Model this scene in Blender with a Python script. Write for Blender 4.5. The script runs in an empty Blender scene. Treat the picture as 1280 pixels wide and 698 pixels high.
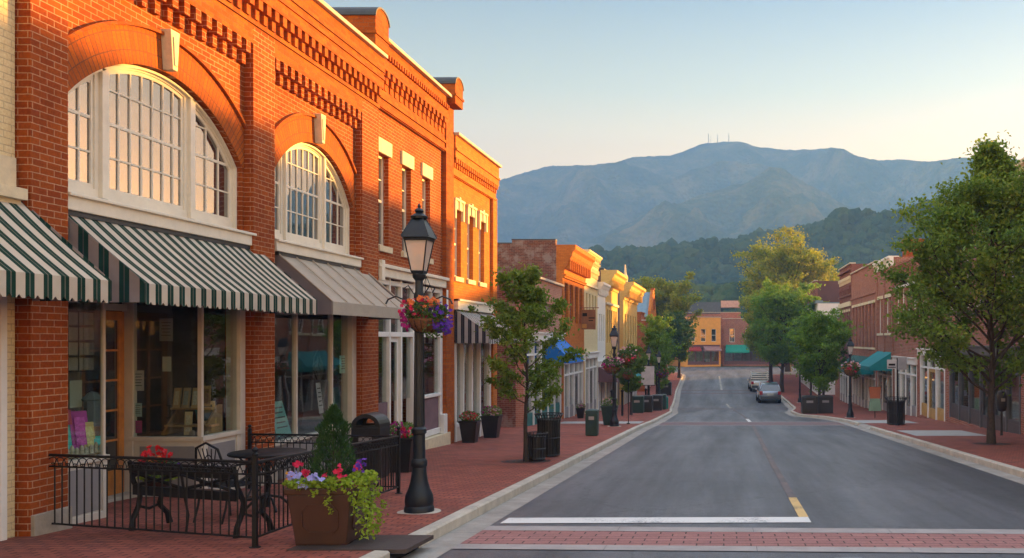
SKYR=[(.0,(2.3,1.14,.54)),(.19,(2.1,1.10,.58)),(.26,(1.3,.90,.60)),(.36,(.66,.60,.57)),(.5,(2.0,1.5,1.3)),(1.,(5.4,3.7,3.0))]; HC = (.22, .49, 1); HG = -.5; HAZE = .00056
SUN_AZ = 50; SUN_EL = 5.5; SKY_EL = 5.5; SKYA = 1.0; SKYD = .5; SKYO = 1.0; SKYS = .105; SUNS = 5; SUNC = (1, .48, .09); EXPO = 2.7
import bpy, math, random
import numpy as np
from mathutils import Vector, Matrix
from mathutils.geometry import tessellate_polygon
random.seed(7)
SC = bpy.context.scene
COL = SC.collection
R = math.radians
PI = math.pi
EYE = 1.65

# ------------------------------------------------------------------ ground profile
GK = [(-60, 2.6), (0, 0), (64, -3.07), (68, -3.24), (72, -3.36), (76, -3.42), (80, -3.43), (86, -3.38), (95, -3.22), (107, -3.0), (118, -2.84), (135, -2.75),
      (157, -2.72), (200, -2.7), (400, -3), (5000, -3)]
def g(y):
    for (a, za), (b, zb) in zip(GK, GK[1:]):
        if y <= b:
            t = (y - a) / (b - a)
            return za + (zb - za) * t
    return -3
def interp(K, y):
    if y <= K[0][0]: return K[0][1]
    for (a, za), (b, zb) in zip(K, K[1:]):
        if y <= b:
            return za + (zb - za) * (y - a) / (b - a)
    return K[-1][1]
LK = [(-60, -3.3), (36, -3.3), (42, -3.15), (56, -3.15), (60, -3.4), (66, -3.7), (73, -3.95), (90, -4.6), (118, -5.2), (124, -5.8), (129, -8), (132, -12), (134, -30)]
RK = [(-60, 5.65), (42.5, 5.65), (45, 5.4), (47.5, 5.0), (49.5, 4.3), (51, 4.05), (57, 4.1), (61, 4.6), (66, 5.0), (76, 5.2), (90, 5.0), (118, 4.5), (150, 4.3)]
CK = [(0, 1.03), (20, 1.08), (41, 1.25), (50, 1.1), (60, .75), (70, .35), (86, -.15), (118, -.62), (130, -1.2)]

# ------------------------------------------------------------------ node materials
class N:
    def __init__(s, name):
        s.m = bpy.data.materials.new(name); s.m.use_nodes = True
        s.t = s.m.node_tree; s.t.nodes.clear()
        s.out = s.t.nodes.new('ShaderNodeOutputMaterial')
    def n(s, typ, _in=None, **kw):
        x = s.t.nodes.new('ShaderNode' + typ)
        for k, v in kw.items(): setattr(x, k, v)
        for k, v in (_in or {}).items():
            if isinstance(v, tuple) and len(v) == 2 and hasattr(v[0], 'outputs'):
                s.t.links.new(v[0].outputs[v[1]], x.inputs[k])
            elif hasattr(v, 'outputs'):
                s.t.links.new(v.outputs[0], x.inputs[k])
            else:
                if isinstance(v, tuple) and len(v) == 3 and x.inputs[k].type == 'RGBA': v = v + (1,)
                x.inputs[k].default_value = v
        return x
    def math(s, op, a, b=None, c=None, clamp=False):
        d = {0: a}
        if b is not None: d[1] = b
        if c is not None: d[2] = c
        x = s.n('Math', d, operation=op); x.use_clamp = clamp
        return x
    def mix(s, f, a, b, bt='MIX'):
        x = s.t.nodes.new('ShaderNodeMix'); x.data_type = 'RGBA'; x.blend_type = bt
        for i, v in ((0, f), (6, a), (7, b)):
            if isinstance(v, tuple) and len(v) == 2 and hasattr(v[0], 'outputs'): s.t.links.new(v[0].outputs[v[1]], x.inputs[i])
            elif hasattr(v, 'outputs'): s.t.links.new(v.outputs[2] if v.bl_idname == 'ShaderNodeMix' else v.outputs[0], x.inputs[i])
            else: x.inputs[i].default_value = (v + (1,)) if isinstance(v, tuple) and len(v) == 3 else v
        return x
    def ramp(s, f, stops):
        x = s.n('ValToRGB', {0: f}); e = x.color_ramp.elements
        while len(e) < len(stops): e.new(.5)
        for i, (p, c) in enumerate(stops):
            e[i].position = p; e[i].color = (c + (1,)) if isinstance(c, tuple) else (c, c, c, 1)
        return x
    def surf(s, sh, i=0):
        s.t.links.new(sh.outputs[i], s.out.inputs[0]); return s.m
def lk(x): return (x, 2) if x.bl_idname == 'ShaderNodeMix' else x

_C = {}
def plain(name, col, rough=.6, var=.18, sc=3.0, bump=.0, bsc=40., metal=0., coat=0., spec=.5, emit=None, dirt=0):
    if name in _C: return _C[name]
    k = N(name)
    tc = k.n('TexCoord')
    no = k.n('TexNoise', {'Vector': (tc, 3), 'Scale': sc, 'Detail': 5., 'Roughness': .65})
    dk = tuple(c * (1 - var) for c in col); lt = tuple(min(1, c * (1 + var)) for c in col)
    rp = k.ramp(no, [(.3, dk), (.7, lt)])
    c = rp
    if dirt:
        n2 = k.n('TexNoise', {'Vector': (tc, 3), 'Scale': 1.3, 'Detail': 8., 'Roughness': .75})
        c = k.mix(k.math('MULTIPLY', k.ramp(n2, [(.45, 0.), (.75, 1.)]), dirt), rp, tuple(x * .45 for x in col))
    p = k.n('BsdfPrincipled', {'Base Color': lk(c), 'Roughness': rough, 'Metallic': metal, 'Coat Weight': coat, 'Specular IOR Level': spec})
    if bump:
        b = k.n('TexNoise', {'Vector': (tc, 3), 'Scale': bsc, 'Detail': 4.})
        k.t.links.new(k.n('Bump', {'Height': b, 'Strength': bump, 'Distance': .01}).outputs[0], p.inputs['Normal'])
    _C[name] = k.surf(p)
    return _C[name]

def brick(name, c1, c2, mortar, bw=.215, rh=.0762, ms=.006, ground=False, uv=False, stain=.25, rough=.85, bias=0., bump=.5, off=.5, patch=None):
    if name in _C: return _C[name]
    k = N(name)
    tc = k.n('TexCoord')
    if uv:
        vec = (tc, 2); wob = (tc, 2)
    else:
        sp = k.n('SeparateXYZ', {0: (tc, 3)})
        if ground: vec = k.n('CombineXYZ', {0: (sp, 0), 1: (sp, 1)})
        else: vec = k.n('CombineXYZ', {0: k.math('ADD', (sp, 0), (sp, 1)), 1: (sp, 2)})
        wob = (tc, 3)
    wn = k.n('TexNoise', {'Vector': wob, 'Scale': 14., 'Detail': 2.})
    v2 = k.n('VectorMath', {0: vec, 1: k.n('VectorMath', {0: (wn, 1), 1: (.006, .006, .006)}, operation='MULTIPLY')}, operation='ADD')
    b = k.n('TexBrick', {'Vector': v2, 'Color1': c1, 'Color2': c2, 'Mortar': mortar, 'Scale': 1., 'Mortar Size': ms, 'Mortar Smooth': .3, 'Bias': bias,
                         'Brick Width': bw, 'Row Height': rh})
    b.offset = off
    n1 = k.n('TexNoise', {'Vector': wob, 'Scale': .9, 'Detail': 6., 'Roughness': .7})
    c = k.mix(k.math('MULTIPLY', k.ramp(n1, [(.35, 0.), (.7, 1.)]), stain), b, tuple(x * .4 for x in c1))
    n2 = k.n('TexNoise', {'Vector': wob, 'Scale': 35., 'Detail': 3.})
    c = k.mix(.35, c, k.ramp(n2, [(.2, .25), (.8, .95)]), 'OVERLAY')
    if patch:
        n3 = k.n('TexNoise', {'Vector': wob, 'Scale': patch[0], 'Detail': 5., 'Roughness': .7})
        c = k.mix(k.math('MULTIPLY', k.ramp(n3, [(.5, 0.), (.6, 1.)]), patch[2]), c, patch[1])
    p = k.n('BsdfPrincipled', {'Base Color': lk(c), 'Roughness': rough, 'Specular IOR Level': .15})
    hh = k.math('SUBTRACT', k.math('MULTIPLY', n2, .35), (b, 1))
    k.t.links.new(k.n('Bump', {'Height': hh, 'Strength': bump, 'Distance': .008}).outputs[0], p.inputs['Normal'])
    _C[name] = k.surf(p)
    return _C[name]

def stripes(name, ca, cb, period, axis=0, duty=.5, off=0.):
    if name in _C: return _C[name]
    k = N(name)
    tc = k.n('TexCoord'); sp = k.n('SeparateXYZ', {0: (tc, 3)})
    fr = k.math('FRACT', k.math('ADD', k.math('DIVIDE', (sp, axis), period), 50 + off))
    st = k.math('LESS_THAN', fr, duty)
    th = k.math('LESS_THAN', k.math('ABSOLUTE', k.math('SUBTRACT', fr, duty + (1 - duty) * .5)), .03)
    no = k.n('TexNoise', {'Vector': (tc, 3), 'Scale': 2.5, 'Detail': 6.})
    c = k.mix(st, cb, ca)
    c = k.mix(k.math('MULTIPLY', th, .5), c, tuple(x * .5 for x in ca))
    c = k.mix(.35, c, k.ramp(no, [(.25, .35), (.75, .7)]), 'OVERLAY')
    wv = k.n('TexNoise', {'Vector': (tc, 3), 'Scale': 3., 'Detail': 2.})
    p = k.n('BsdfPrincipled', {'Base Color': lk(c), 'Roughness': .9, 'Specular IOR Level': .2,
            'Normal': k.n('Bump', {'Height': wv, 'Strength': .8, 'Distance': .06})})
    tr = k.n('BsdfTranslucent', {0: lk(c)})
    _C[name] = k.surf(k.n('MixShader', {0: .15, 1: p, 2: tr}))
    return _C[name]

def leaf(name, cols, tr=.35, sc=.9):
    if name in _C: return _C[name]
    k = N(name)
    tc = k.n('TexCoord'); ge = k.n('NewGeometry')
    no = k.n('TexNoise', {'Vector': (tc, 3), 'Scale': sc, 'Detail': 3.})
    f = k.math('ADD', k.math('MULTIPLY', (ge, 'Random Per Island'), .5), k.math('MULTIPLY', k.math('SUBTRACT', no, .25), 1.))
    st = [(i / (len(cols) - 1), c) for i, c in enumerate(cols)]
    c = k.ramp(f, st)
    p = k.n('BsdfPrincipled', {'Base Color': c, 'Roughness': .5, 'Specular IOR Level': .35})
    t = k.n('BsdfTranslucent', {0: c})
    _C[name] = k.surf(k.n('MixShader', {0: tr, 1: p, 2: t}))
    return _C[name]

def schlick(k, f0=.04):
    ge = k.n('NewGeometry'); d = k.math('ABSOLUTE', (k.n('VectorMath', {0: (ge, 'Normal'), 1: (ge, 'Incoming')}, operation='DOT_PRODUCT'), 'Value'))
    return k.math('ADD', k.math('MULTIPLY', k.math('POWER', k.math('SUBTRACT', 1., d), 5.), 1 - f0), f0)
def glass(name, tint=(.9, .95, .93), refl=1.0, base=.04):
    if name in _C: return _C[name]
    k = N(name)
    fr = schlick(k)
    f = k.math('ADD', k.math('MULTIPLY', fr, refl), base, clamp=True)
    tc = k.n('TexCoord')
    no = k.n('TexNoise', {'Vector': (tc, 3), 'Scale': 1.2, 'Detail': 1.})
    gl = k.n('BsdfGlossy', {'Roughness': .015, 'Normal': k.n('Bump', {'Height': no, 'Strength': .12, 'Distance': .02})})
    tr = k.n('BsdfTransparent', {0: tint})
    _C[name] = k.surf(k.n('MixShader', {0: f, 1: tr, 2: gl}))
    return _C[name]
def darkglass(name, col=(.02, .025, .03), refl=.5, sc=1.1):
    if name in _C: return _C[name]
    k = N(name)
    tc = k.n('TexCoord')
    no = k.n('TexNoise', {'Vector': (tc, 3), 'Scale': sc, 'Detail': 1.5})
    gl = k.n('BsdfGlossy', {0: (.95, .95, .95), 'Roughness': .02, 'Normal': k.n('Bump', {'Height': no, 'Strength': .25, 'Distance': .03})})
    df = k.n('BsdfDiffuse', {0: col})
    f = k.math('ADD', k.math('MULTIPLY', schlick(k), .9), refl, clamp=True)
    _C[name] = k.surf(k.n('MixShader', {0: f, 1: df, 2: gl}))
    return _C[name]

# ------------------------------------------------------------------ mesh builder
class MB:
    def __init__(s): s.v = []; s.f = []; s.uv = None
    def add(s, vs, fs):
        o = len(s.v); s.v += [tuple(p) for p in vs]; s.f += [tuple(i + o for i in q) for q in fs]; return s
    def box(s, x0, x1, y0, y1, z0, z1):
        if x0 > x1: x0, x1 = x1, x0
        if y0 > y1: y0, y1 = y1, y0
        if z0 > z1: z0, z1 = z1, z0
        return s.add([(x0, y0, z0), (x1, y0, z0), (x1, y1, z0), (x0, y1, z0), (x0, y0, z1), (x1, y0, z1), (x1, y1, z1), (x0, y1, z1)],
                     [(0, 3, 2, 1), (4, 5, 6, 7), (0, 1, 5, 4), (1, 2, 6, 5), (2, 3, 7, 6), (3, 0, 4, 7)])
    def fb(s, u0, u1, w0, w1, z0, z1):   # facade box: u along, w outward
        return s.box(u0, u1, -w1, -w0, z0, z1)
    def taper(s, cx, cy, z0, z1, a0, b0, a1, b1):
        vs = []
        for z, a, b in ((z0, a0, b0), (z1, a1, b1)):
            vs += [(cx - a, cy - b, z), (cx + a, cy - b, z), (cx + a, cy + b, z), (cx - a, cy + b, z)]
        return s.add(vs, [(0, 3, 2, 1), (4, 5, 6, 7), (0, 1, 5, 4), (1, 2, 6, 5), (2, 3, 7, 6), (3, 0, 4, 7)])
    def prism(s, poly, a0, a1, f):       # f(p,q,t)->xyz ; poly [(p,q)]
        n = len(poly)
        vs = [f(p, q, a0) for p, q in poly] + [f(p, q, a1) for p, q in poly]
        fs = [tuple(range(n))[::-1], tuple(range(n, 2 * n))] + [(i, (i + 1) % n, n + (i + 1) % n, n + i) for i in range(n)]
        return s.add(vs, fs)
    def holed(s, outer, holes, w0, w1):  # plate in (u,z), thickness w0<w1 (w1 is the front)
        loops = [outer] + holes
        pts = [p for l in loops for p in l]
        tris = tessellate_polygon([[Vector((p[0], p[1], 0)) for p in l] for l in loops])
        n = len(pts)
        vs = [(p[0], -w1, p[1]) for p in pts] + [(p[0], -w0, p[1]) for p in pts]
        fs = []
        for t in tris:
            a, b, c = [Vector((pts[i][0], pts[i][1], 0)) for i in t]
            if (b - a).cross(c - a).z < 0: t = (t[0], t[2], t[1])
            fs += [tuple(t), (t[2] + n, t[1] + n, t[0] + n)]
        o = 0
        for li, l in enumerate(loops):
            m = len(l)
            ar = sum(l[i][0] * l[(i + 1) % m][1] - l[(i + 1) % m][0] * l[i][1] for i in range(m))
            ccw = ar > 0
            for i in range(m):
                a, b = o + i, o + (i + 1) % m
                if (li == 0) == ccw: fs.append((b, a, a + n, b + n))
                else: fs.append((a, b, b + n, a + n))
            o += m
        return s.add(vs, fs)
    def tube(s, pts, rad, n=8, cap=True):
        pts = [Vector(p) for p in pts]
        if not hasattr(rad, '__len__'): rad = [rad] * len(pts)
        o = len(s.v); T = None; ref = None
        for i, p in enumerate(pts):
            t = (pts[min(i + 1, len(pts) - 1)] - pts[max(i - 1, 0)])
            if t.length < 1e-9: t = Vector((0, 0, 1))
            t.normalize()
            if ref is None:
                ref = t.orthogonal().normalized()
            else:
                ref = (ref - t * ref.dot(t))
                ref = ref.normalized() if ref.length > 1e-6 else t.orthogonal().normalized()
            b = t.cross(ref)
            for k in range(n):
                a = 2 * PI * k / n
                s.v.append(tuple(p + (ref * math.cos(a) + b * math.sin(a)) * rad[i]))
        for i in range(len(pts) - 1):
            for k in range(n):
                a = o + i * n + k; b2 = o + i * n + (k + 1) % n
                s.f.append((a, b2, b2 + n, a + n))
        if cap:
            s.f.append(tuple(o + k for k in range(n))[::-1])
            e = o + (len(pts) - 1) * n
            s.f.append(tuple(e + k for k in range(n)))
        return s
    def lathe(s, prof, cx=0, cy=0, z=0, n=16, sq=False):
        o = len(s.v)
        for r, h in prof:
            for k in range(n):
                a = 2 * PI * (k + (.5 if sq else 0)) / n
                s.v.append((cx + r * math.cos(a), cy + r * math.sin(a), z + h))
        for i in range(len(prof) - 1):
            for k in range(n):
                a = o + i * n + k; b = o + i * n + (k + 1) % n
                s.f.append((a, b, b + n, a + n))
        s.f.append(tuple(o + k for k in range(n))[::-1])
        e = o + (len(prof) - 1) * n
        s.f.append(tuple(e + k for k in range(n)))
        return s
    def islands(s):
        par = list(range(len(s.v)))
        def find(a):
            while par[a] != a: par[a] = par[par[a]]; a = par[a]
            return a
        for q in s.f:
            r = find(q[0])
            for i in q[1:]: par[find(i)] = r
        gr = {}
        for q in s.f: gr.setdefault(find(q[0]), []).append(q)
        out = []
        for fs in gr.values():
            ids = sorted({i for q in fs for i in q}); mp = {a: b for b, a in enumerate(ids)}
            m = MB(); m.v = [s.v[i] for i in ids]; m.f = [tuple(mp[i] for i in q) for q in fs]; out.append(m)
        return out
    def build(s, name, mat, parent=None, org=None, zr=False, smooth=False, bevel=0):
        me = bpy.data.meshes.new(name)
        ox, oy, oz = org or (0, 0, 0)
        if zr: oz = (parent.location.z if parent else 0) - EYE
        me.from_pydata([(a - ox, b - oy, c - oz) for a, b, c in s.v], [], s.f)
        if s.uv is not None:
            l = me.uv_layers.new(name='UVMap')
            for lp in me.loops: l.data[lp.index].uv = s.uv[lp.vertex_index]
        me.materials.append(mat)
        if smooth:
            me.polygons.foreach_set('use_smooth', [True] * len(me.polygons))
        me.update()
        o = bpy.data.objects.new(name, me); COL.objects.link(o)
        if smooth and smooth != 'all':
            me.set_sharp_from_angle(angle=R(40))
        if parent: o.parent = parent
        if bevel:
            b = o.modifiers.new('bevel', 'BEVEL'); b.width = bevel; b.segments = 2; b.limit_method = 'ANGLE'; b.angle_limit = R(35)
        return o

def tag(o, label=None, cat=None, group=None, kind=None):
    if label: o['label'] = label
    if cat: o['category'] = cat
    if group: o['group'] = group
    if kind: o['kind'] = kind
    return o
def empty(name, loc, rz=0, label=None, cat=None, group=None):
    o = bpy.data.objects.new(name, None); COL.objects.link(o)
    o.location = loc; o.rotation_euler = (0, 0, rz); o.empty_display_size = .2
    return tag(o, label, cat, group)
def copy_tree(o, parent=None):
    c = o.copy(); COL.objects.link(c)
    if parent: c.parent = parent
    for ch in list(o.children): copy_tree(ch, c)
    return c
def dup(o, loc, rz, label, group=None, s=None):
    c = copy_tree(o); c.location = loc; c.rotation_euler = (0, 0, rz); c['label'] = label
    if s: c.scale = s
    if group: c['group'] = group
    return c
def struct(o): o['kind'] = 'structure'; return o

def raw_mesh(name, V, F, mat, parent=None, smooth=False):
    me = bpy.data.meshes.new(name)
    V = np.asarray(V, np.float32); F = np.asarray(F, np.int32)
    me.vertices.add(len(V)); me.vertices.foreach_set('co', V.ravel())
    k = F.shape[1]
    me.loops.add(F.size); me.loops.foreach_set('vertex_index', F.ravel())
    me.polygons.add(len(F)); me.polygons.foreach_set('loop_start', np.arange(0, F.size, k, dtype=np.int32))
    me.polygons.foreach_set('use_smooth', np.full(len(F), bool(smooth)))
    me.update(calc_edges=True); me.validate()
    me.materials.append(mat)
    o = bpy.data.objects.new(name, me); COL.objects.link(o)
    if parent: o.parent = parent
    return o
def leaves(C, size, rng, asp=.62, up=.35, fold=.18, jit=.35):
    """kite-shaped leaves at centres C (n,3)"""
    n = len(C)
    d = rng.normal(size=(n, 3)); d /= np.linalg.norm(d, axis=1)[:, None]
    nn = rng.normal(size=(n, 3)) + np.array([0, 0, up * 3]); nn -= d * (nn * d).sum(1)[:, None]; nn /= np.linalg.norm(nn, axis=1)[:, None] + 1e-9
    sd = np.cross(d, nn)
    s = (size * (1 + rng.uniform(-jit, jit, n)))[:, None]
    a = C - d * s * .5; b = C + d * s * .5
    l = C + sd * s * asp * .5 + nn * s * fold; r = C - sd * s * asp * .5 + nn * s * fold
    V = np.stack([a, l, b, r], 1).reshape(-1, 3)
    return V, np.arange(4 * n).reshape(n, 4)
def blooms(C, size, rng, face=(0, -.3, .6)):
    V = []; F = []
    for c in C:
        nrm = Vector(rng.normal(size=3) * .6 + np.array(face)).normalized(); a = nrm.orthogonal().normalized(); b = nrm.cross(a)
        c = Vector(c); s = size * rng.uniform(.7, 1.25); ph = rng.uniform(0, 6)
        for k in range(5):
            t = ph + k * 2 * PI / 5; d = a * math.cos(t) + b * math.sin(t); e = nrm.cross(d)
            o = len(V)
            V += [c, c + d * s * .6 + e * s * .42 + nrm * s * .25, c + d * s + nrm * s * .12, c + d * s * .6 - e * s * .42 + nrm * s * .25]
            F.append((o, o + 1, o + 2, o + 3))
    return np.array([tuple(v) for v in V]), np.array(F)

# ------------------------------------------------------------------ materials
BR = (.37, .080, .012); BR2 = (.25, .045, .010)
M = {}
M['brick'] = brick('red_brick', BR, BR2, (.50, .30, .17), stain=.6)
M['brick_b'] = brick('red_brick_b', (.42, .105, .014), (.29, .058, .010), (.20, .09, .045), stain=.4)
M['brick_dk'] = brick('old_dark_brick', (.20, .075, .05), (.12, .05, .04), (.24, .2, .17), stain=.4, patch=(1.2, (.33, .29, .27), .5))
M['brick_pk'] = brick('pink_brick', (.42, .2, .14), (.33, .15, .1), (.4, .33, .28), stain=.15)
M['brick_or'] = brick('orange_brick', (.52, .17, .03), (.42, .12, .02), (.26, .1, .04), stain=.2, ms=.005)
M['brick_mr'] = brick('maroon_brick', (.20, .06, .05), (.15, .05, .04), (.3, .25, .22), stain=.3)
M['brick_rd'] = brick('rust_brick', (.36, .12, .07), (.24, .08, .05), (.42, .33, .28), stain=.45, ms=.009)
M['arch'] = brick('arch_brick', (.42, .105, .014), (.32, .075, .015), (.17, .06, .03), bw=.235, rh=.077, uv=True, off=0., ms=.008)
M['cream_brick'] = brick('cream_painted_brick', (.72, .58, .33), (.68, .54, .30), (.5, .4, .25), stain=.1, bump=.7)
M['yellow_br'] = brick('yellow_brick', (.66, .42, .13), (.6, .37, .11), (.5, .38, .2), stain=.12)
M['white'] = plain('cream_white_paint', (.76, .70, .58), .5, .06, 4, .15, 30, dirt=.25)
M['white2'] = plain('white_paint', (.78, .76, .72), .5, .05, 4, .1, 30, dirt=.2)
M['trim'] = plain('pale_trim_paint', (.60, .54, .46), .5, .07, 4, .12, 30, dirt=.2)
M['greypan'] = plain('grey_panel_paint', (.26, .24, .235), .5, .08, 4)
M['stone'] = plain('cream_stone', (.66, .56, .38), .8, .12, 8, .4, 30, dirt=.2)
M['coping'] = plain('concrete_coping', (.5, .44, .36), .85, .15, 5, .4, 25, dirt=.3)
M['plinth'] = plain('plinth_stone', (.36, .31, .25), .85, .2, 4, .5, 20, dirt=.4)
M['darkroof'] = plain('dark_metal_cap', (.035, .04, .048), .55, .2, 5)
M['roof'] = plain('roof_felt', (.07, .07, .07), .95, .2, 3)
M['bluegrey'] = plain('blue_grey_metal_roof', (.16, .24, .30), .5, .12, 2, metal=.2)
M['iron'] = plain('black_iron', (.008, .008, .009), .5, .2, 20, .15, 60, spec=.3)
M['lampm'] = plain('blue_black_lamp_paint', (.008, .013, .02), .42, .2, 10, .15, 50, spec=.4)
M['bin'] = plain('black_bin_metal', (.014, .014, .015), .4, .2, 10)
M['green_bin'] = plain('dark_green_bin', (.012, .045, .035), .45, .15, 6)
M['wood_door'] = plain('orange_varnished_wood', (.55, .21, .04), .4, .25, 6, .2, 30)
M['wood'] = plain('dark_stained_wood', (.10, .05, .028), .6, .3, 8, .3, 40)
M['ltwood'] = plain('light_wood', (.38, .22, .09), .6, .25, 8, .2, 40)
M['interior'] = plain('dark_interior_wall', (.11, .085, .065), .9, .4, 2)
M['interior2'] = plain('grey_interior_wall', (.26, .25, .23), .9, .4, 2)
M['shelfm'] = plain('interior_shelf_wood', (.11, .06, .03), .8, .3, 5)
M['glass'] = glass('shop_glass', refl=1.15, base=.04)
M['upglass'] = darkglass('window_glass', (.03, .035, .04), .24)
M['upglass2'] = darkglass('far_window_glass', (.02, .022, .025), .12)
M['purple'] = plain('mauve_curtain', (.10, .035, .055), .7, .25, 6)
M['planter'] = plain('brown_planter', (.055, .02, .01), .5, .1, 4, .06, 40, coat=.15)
M['soil'] = plain('potting_soil', (.03, .02, .014), 1, .3, 20, .8, 60)
M['basket'] = plain('coir_basket', (.16, .07, .03), .95, .35, 30, 1., 60)
M['bark'] = plain('tree_bark', (.05, .034, .024), .95, .35, 12, .9, 25)
M['bark2'] = plain('dark_bark', (.055, .042, .032), .95, .35, 12, .9, 25)
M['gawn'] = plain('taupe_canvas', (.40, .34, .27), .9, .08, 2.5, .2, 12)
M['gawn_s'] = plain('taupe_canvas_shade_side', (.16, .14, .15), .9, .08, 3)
M['blue'] = plain('blue_canvas', (.01, .16, .55), .8, .1, 3)
M['teal'] = plain('teal_canvas', (.01, .22, .24), .8, .12, 3)
M['plum'] = plain('plum_canvas', (.16, .08, .09), .85, .12, 3)
M['redc'] = plain('red_canvas', (.5, .03, .04), .8, .12, 3)
M['greenc'] = plain('green_canvas', (.01, .24, .17), .8, .12, 3)
M['navyaw'] = stripes('navy_white_stripe', (.62, .58, .52), (.03, .03, .045), .2, 0)
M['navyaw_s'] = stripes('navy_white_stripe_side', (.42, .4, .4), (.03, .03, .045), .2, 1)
M['gs'] = stripes('green_cream_stripe', (.60, .52, .42), (.010, .042, .028), .235, 0)
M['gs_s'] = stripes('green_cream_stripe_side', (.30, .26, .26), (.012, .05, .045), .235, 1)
M['gsr'] = stripes('dark_green_stripe', (.10, .2, .19), (.015, .09, .085), .3, 0)
M['ledge'] = plain('dark_ledge', (.12, .10, .09), .8, .2, 4)
# ================================================================== SETTING
YS = sorted(set([-60, -40, -25, -15, -8] + list(np.arange(-4, 64, 2.0)) + [k[0] for k in LK + RK + GK if -60 <= k[0] <= 134] + list(np.arange(64, 136, 3.0))))
def strip(name, fa, fb, dz, mat, y0=-60, y1=134, thick=None, ys=None):
    """sheet between x=fa(y) and x=fb(y) following the street"""
    m = MB(); ys = [y for y in (ys or YS) if y0 <= y <= y1]
    if ys[0] > y0: ys = [y0] + ys
    if ys[-1] < y1: ys.append(y1)
    vs = []; 
    for y in ys:
        z = g(y) + dz; vs += [(fa(y), y, z), (fb(y), y, z)]
    fs = [(2 * i, 2 * i + 1, 2 * i + 3, 2 * i + 2) for i in range(len(ys) - 1)]
    m.add(vs, fs)
    if thick:
        vs2 = [(x, y, z - thick) for x, y, z in vs]; n = len(ys)
        m.add(vs + vs2, [(2 * i, 2 * i + 2, 2 * n + 2 * i + 2, 2 * n + 2 * i) for i in range(n - 1)] + [(2 * i + 1, 2 * n + 2 * i + 1, 2 * n + 2 * i + 3, 2 * i + 3) for i in range(n - 1)]
              + [(0, 2 * n, 2 * n + 1, 1), (2 * n - 2, 2 * n - 1, 4 * n - 1, 4 * n - 2)])
    return struct(m.build(name, mat))
L = lambda y: interp(LK, y); RR = lambda y: interp(RK, y); CC = lambda y: interp(CK, y)

# asphalt
k = N('asphalt'); tc = k.n('TexCoord'); sp = k.n('SeparateXYZ', {0: (tc, 3)})
mp = k.n('Mapping', {'Vector': (tc, 3), 'Scale': (1.0, .05, 1.)})
lane = k.n('TexNoise', {'Vector': mp, 'Scale': .9, 'Detail': 5., 'Roughness': .6})
big = k.n('TexNoise', {'Vector': (tc, 3), 'Scale': .35, 'Detail': 6., 'Roughness': .65})
fine = k.n('TexNoise', {'Vector': (tc, 3), 'Scale': 60., 'Detail': 3., 'Roughness': .8})
vor = k.n('TexVoronoi', {'Vector': (tc, 3), 'Scale': 110.})
c = k.ramp(lane, [(.35, (.050, .048, .052)), (.65, (.095, .092, .102))])
c = k.mix(.5, c, k.ramp(big, [(.3, .3), (.7, .75)]), 'OVERLAY')
c = k.mix(.75, c, k.ramp(fine, [(.32, .12), (.68, .9)]), 'OVERLAY')
spk = k.n('TexNoise', {'Vector': (tc, 3), 'Scale': 7., 'Detail': 8., 'Roughness': .8})
c = k.mix(.45, c, k.ramp(spk, [(.35, .25), (.65, .75)]), 'OVERLAY')
oil = k.n('TexNoise', {'Vector': k.n('Mapping', {'Vector': (tc, 3), 'Scale': (1.6, .5, 1.)}), 'Scale': .8, 'Detail': 4., 'Roughness': .6})
c = k.mix(k.math('MULTIPLY', k.ramp(oil, [(.6, 0.), (.72, 1.)]), .45), c, (.025, .024, .024))
crk = k.n('TexVoronoi', {'Vector': k.n('VectorMath', {0: (tc, 3), 1: k.n('VectorMath', {0: (big, 1), 1: (2., 2., 2.)}, operation='MULTIPLY')}, operation='ADD'), 'Scale': .22}, feature='DISTANCE_TO_EDGE')
c = k.mix(k.math('MULTIPLY', k.math('LESS_THAN', (crk, 0), .005), .4), c, (.015, .015, .015))
rg = k.n('MapRange', {0: lane, 1: .3, 2: .7, 3: .62, 4: .42})
p = k.n('BsdfPrincipled', {'Base Color': lk(c), 'Roughness': rg, 'Specular IOR Level': .5,
        'Normal': k.n('Bump', {'Height': k.math('ADD', fine, (vor, 0)), 'Strength': .35, 'Distance': .006})})
M['asphalt'] = k.surf(p)
M['paver'] = brick('sidewalk_brick_paver', (.40, .12, .08), (.26, .075, .055), (.07, .035, .03), bw=.21, rh=.105, ms=.010, ground=True, stain=.5, rough=.75, bump=.8, patch=(1.1, (.12, .06, .05), .35))
M['xwalk'] = brick('crosswalk_brick_paver', (.38, .18, .16), (.32, .15, .135), (.07, .045, .045), bw=.3, rh=.16, ms=.009, ground=True, stain=.3, rough=.75, bump=.5)
M['concrete'] = plain('kerb_concrete', (.50, .45, .37), .85, .18, 3, .5, 30, dirt=.5)
M['gutter'] = plain('gutter_concrete', (.34, .31, .27), .85, .2, 2.5, .5, 30, dirt=.5)
M['border'] = plain('crosswalk_border_concrete', (.36, .32, .30), .85, .15, 3, .4, 30, dirt=.3)
M['paler'] = plain('worn_brick_band', (.17, .11, .11), .85, .2, 3)
def paint(name, col, wear, under=(.07, .07, .075)):
    k = N(name); tc = k.n('TexCoord')
    n1 = k.n('TexNoise', {'Vector': (tc, 3), 'Scale': 25., 'Detail': 6., 'Roughness': .8}); n2 = k.n('TexNoise', {'Vector': (tc, 3), 'Scale': 1.5, 'Detail': 3.})
    f = k.ramp(k.math('ADD', k.math('MULTIPLY', n1, .6), k.math('MULTIPLY', n2, .4)), [(wear - .05, 1.), (wear + .06, 0.)])
    return k.surf(k.n('BsdfPrincipled', {'Base Color': lk(k.mix(f, col, under)), 'Roughness': .7}))
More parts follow.
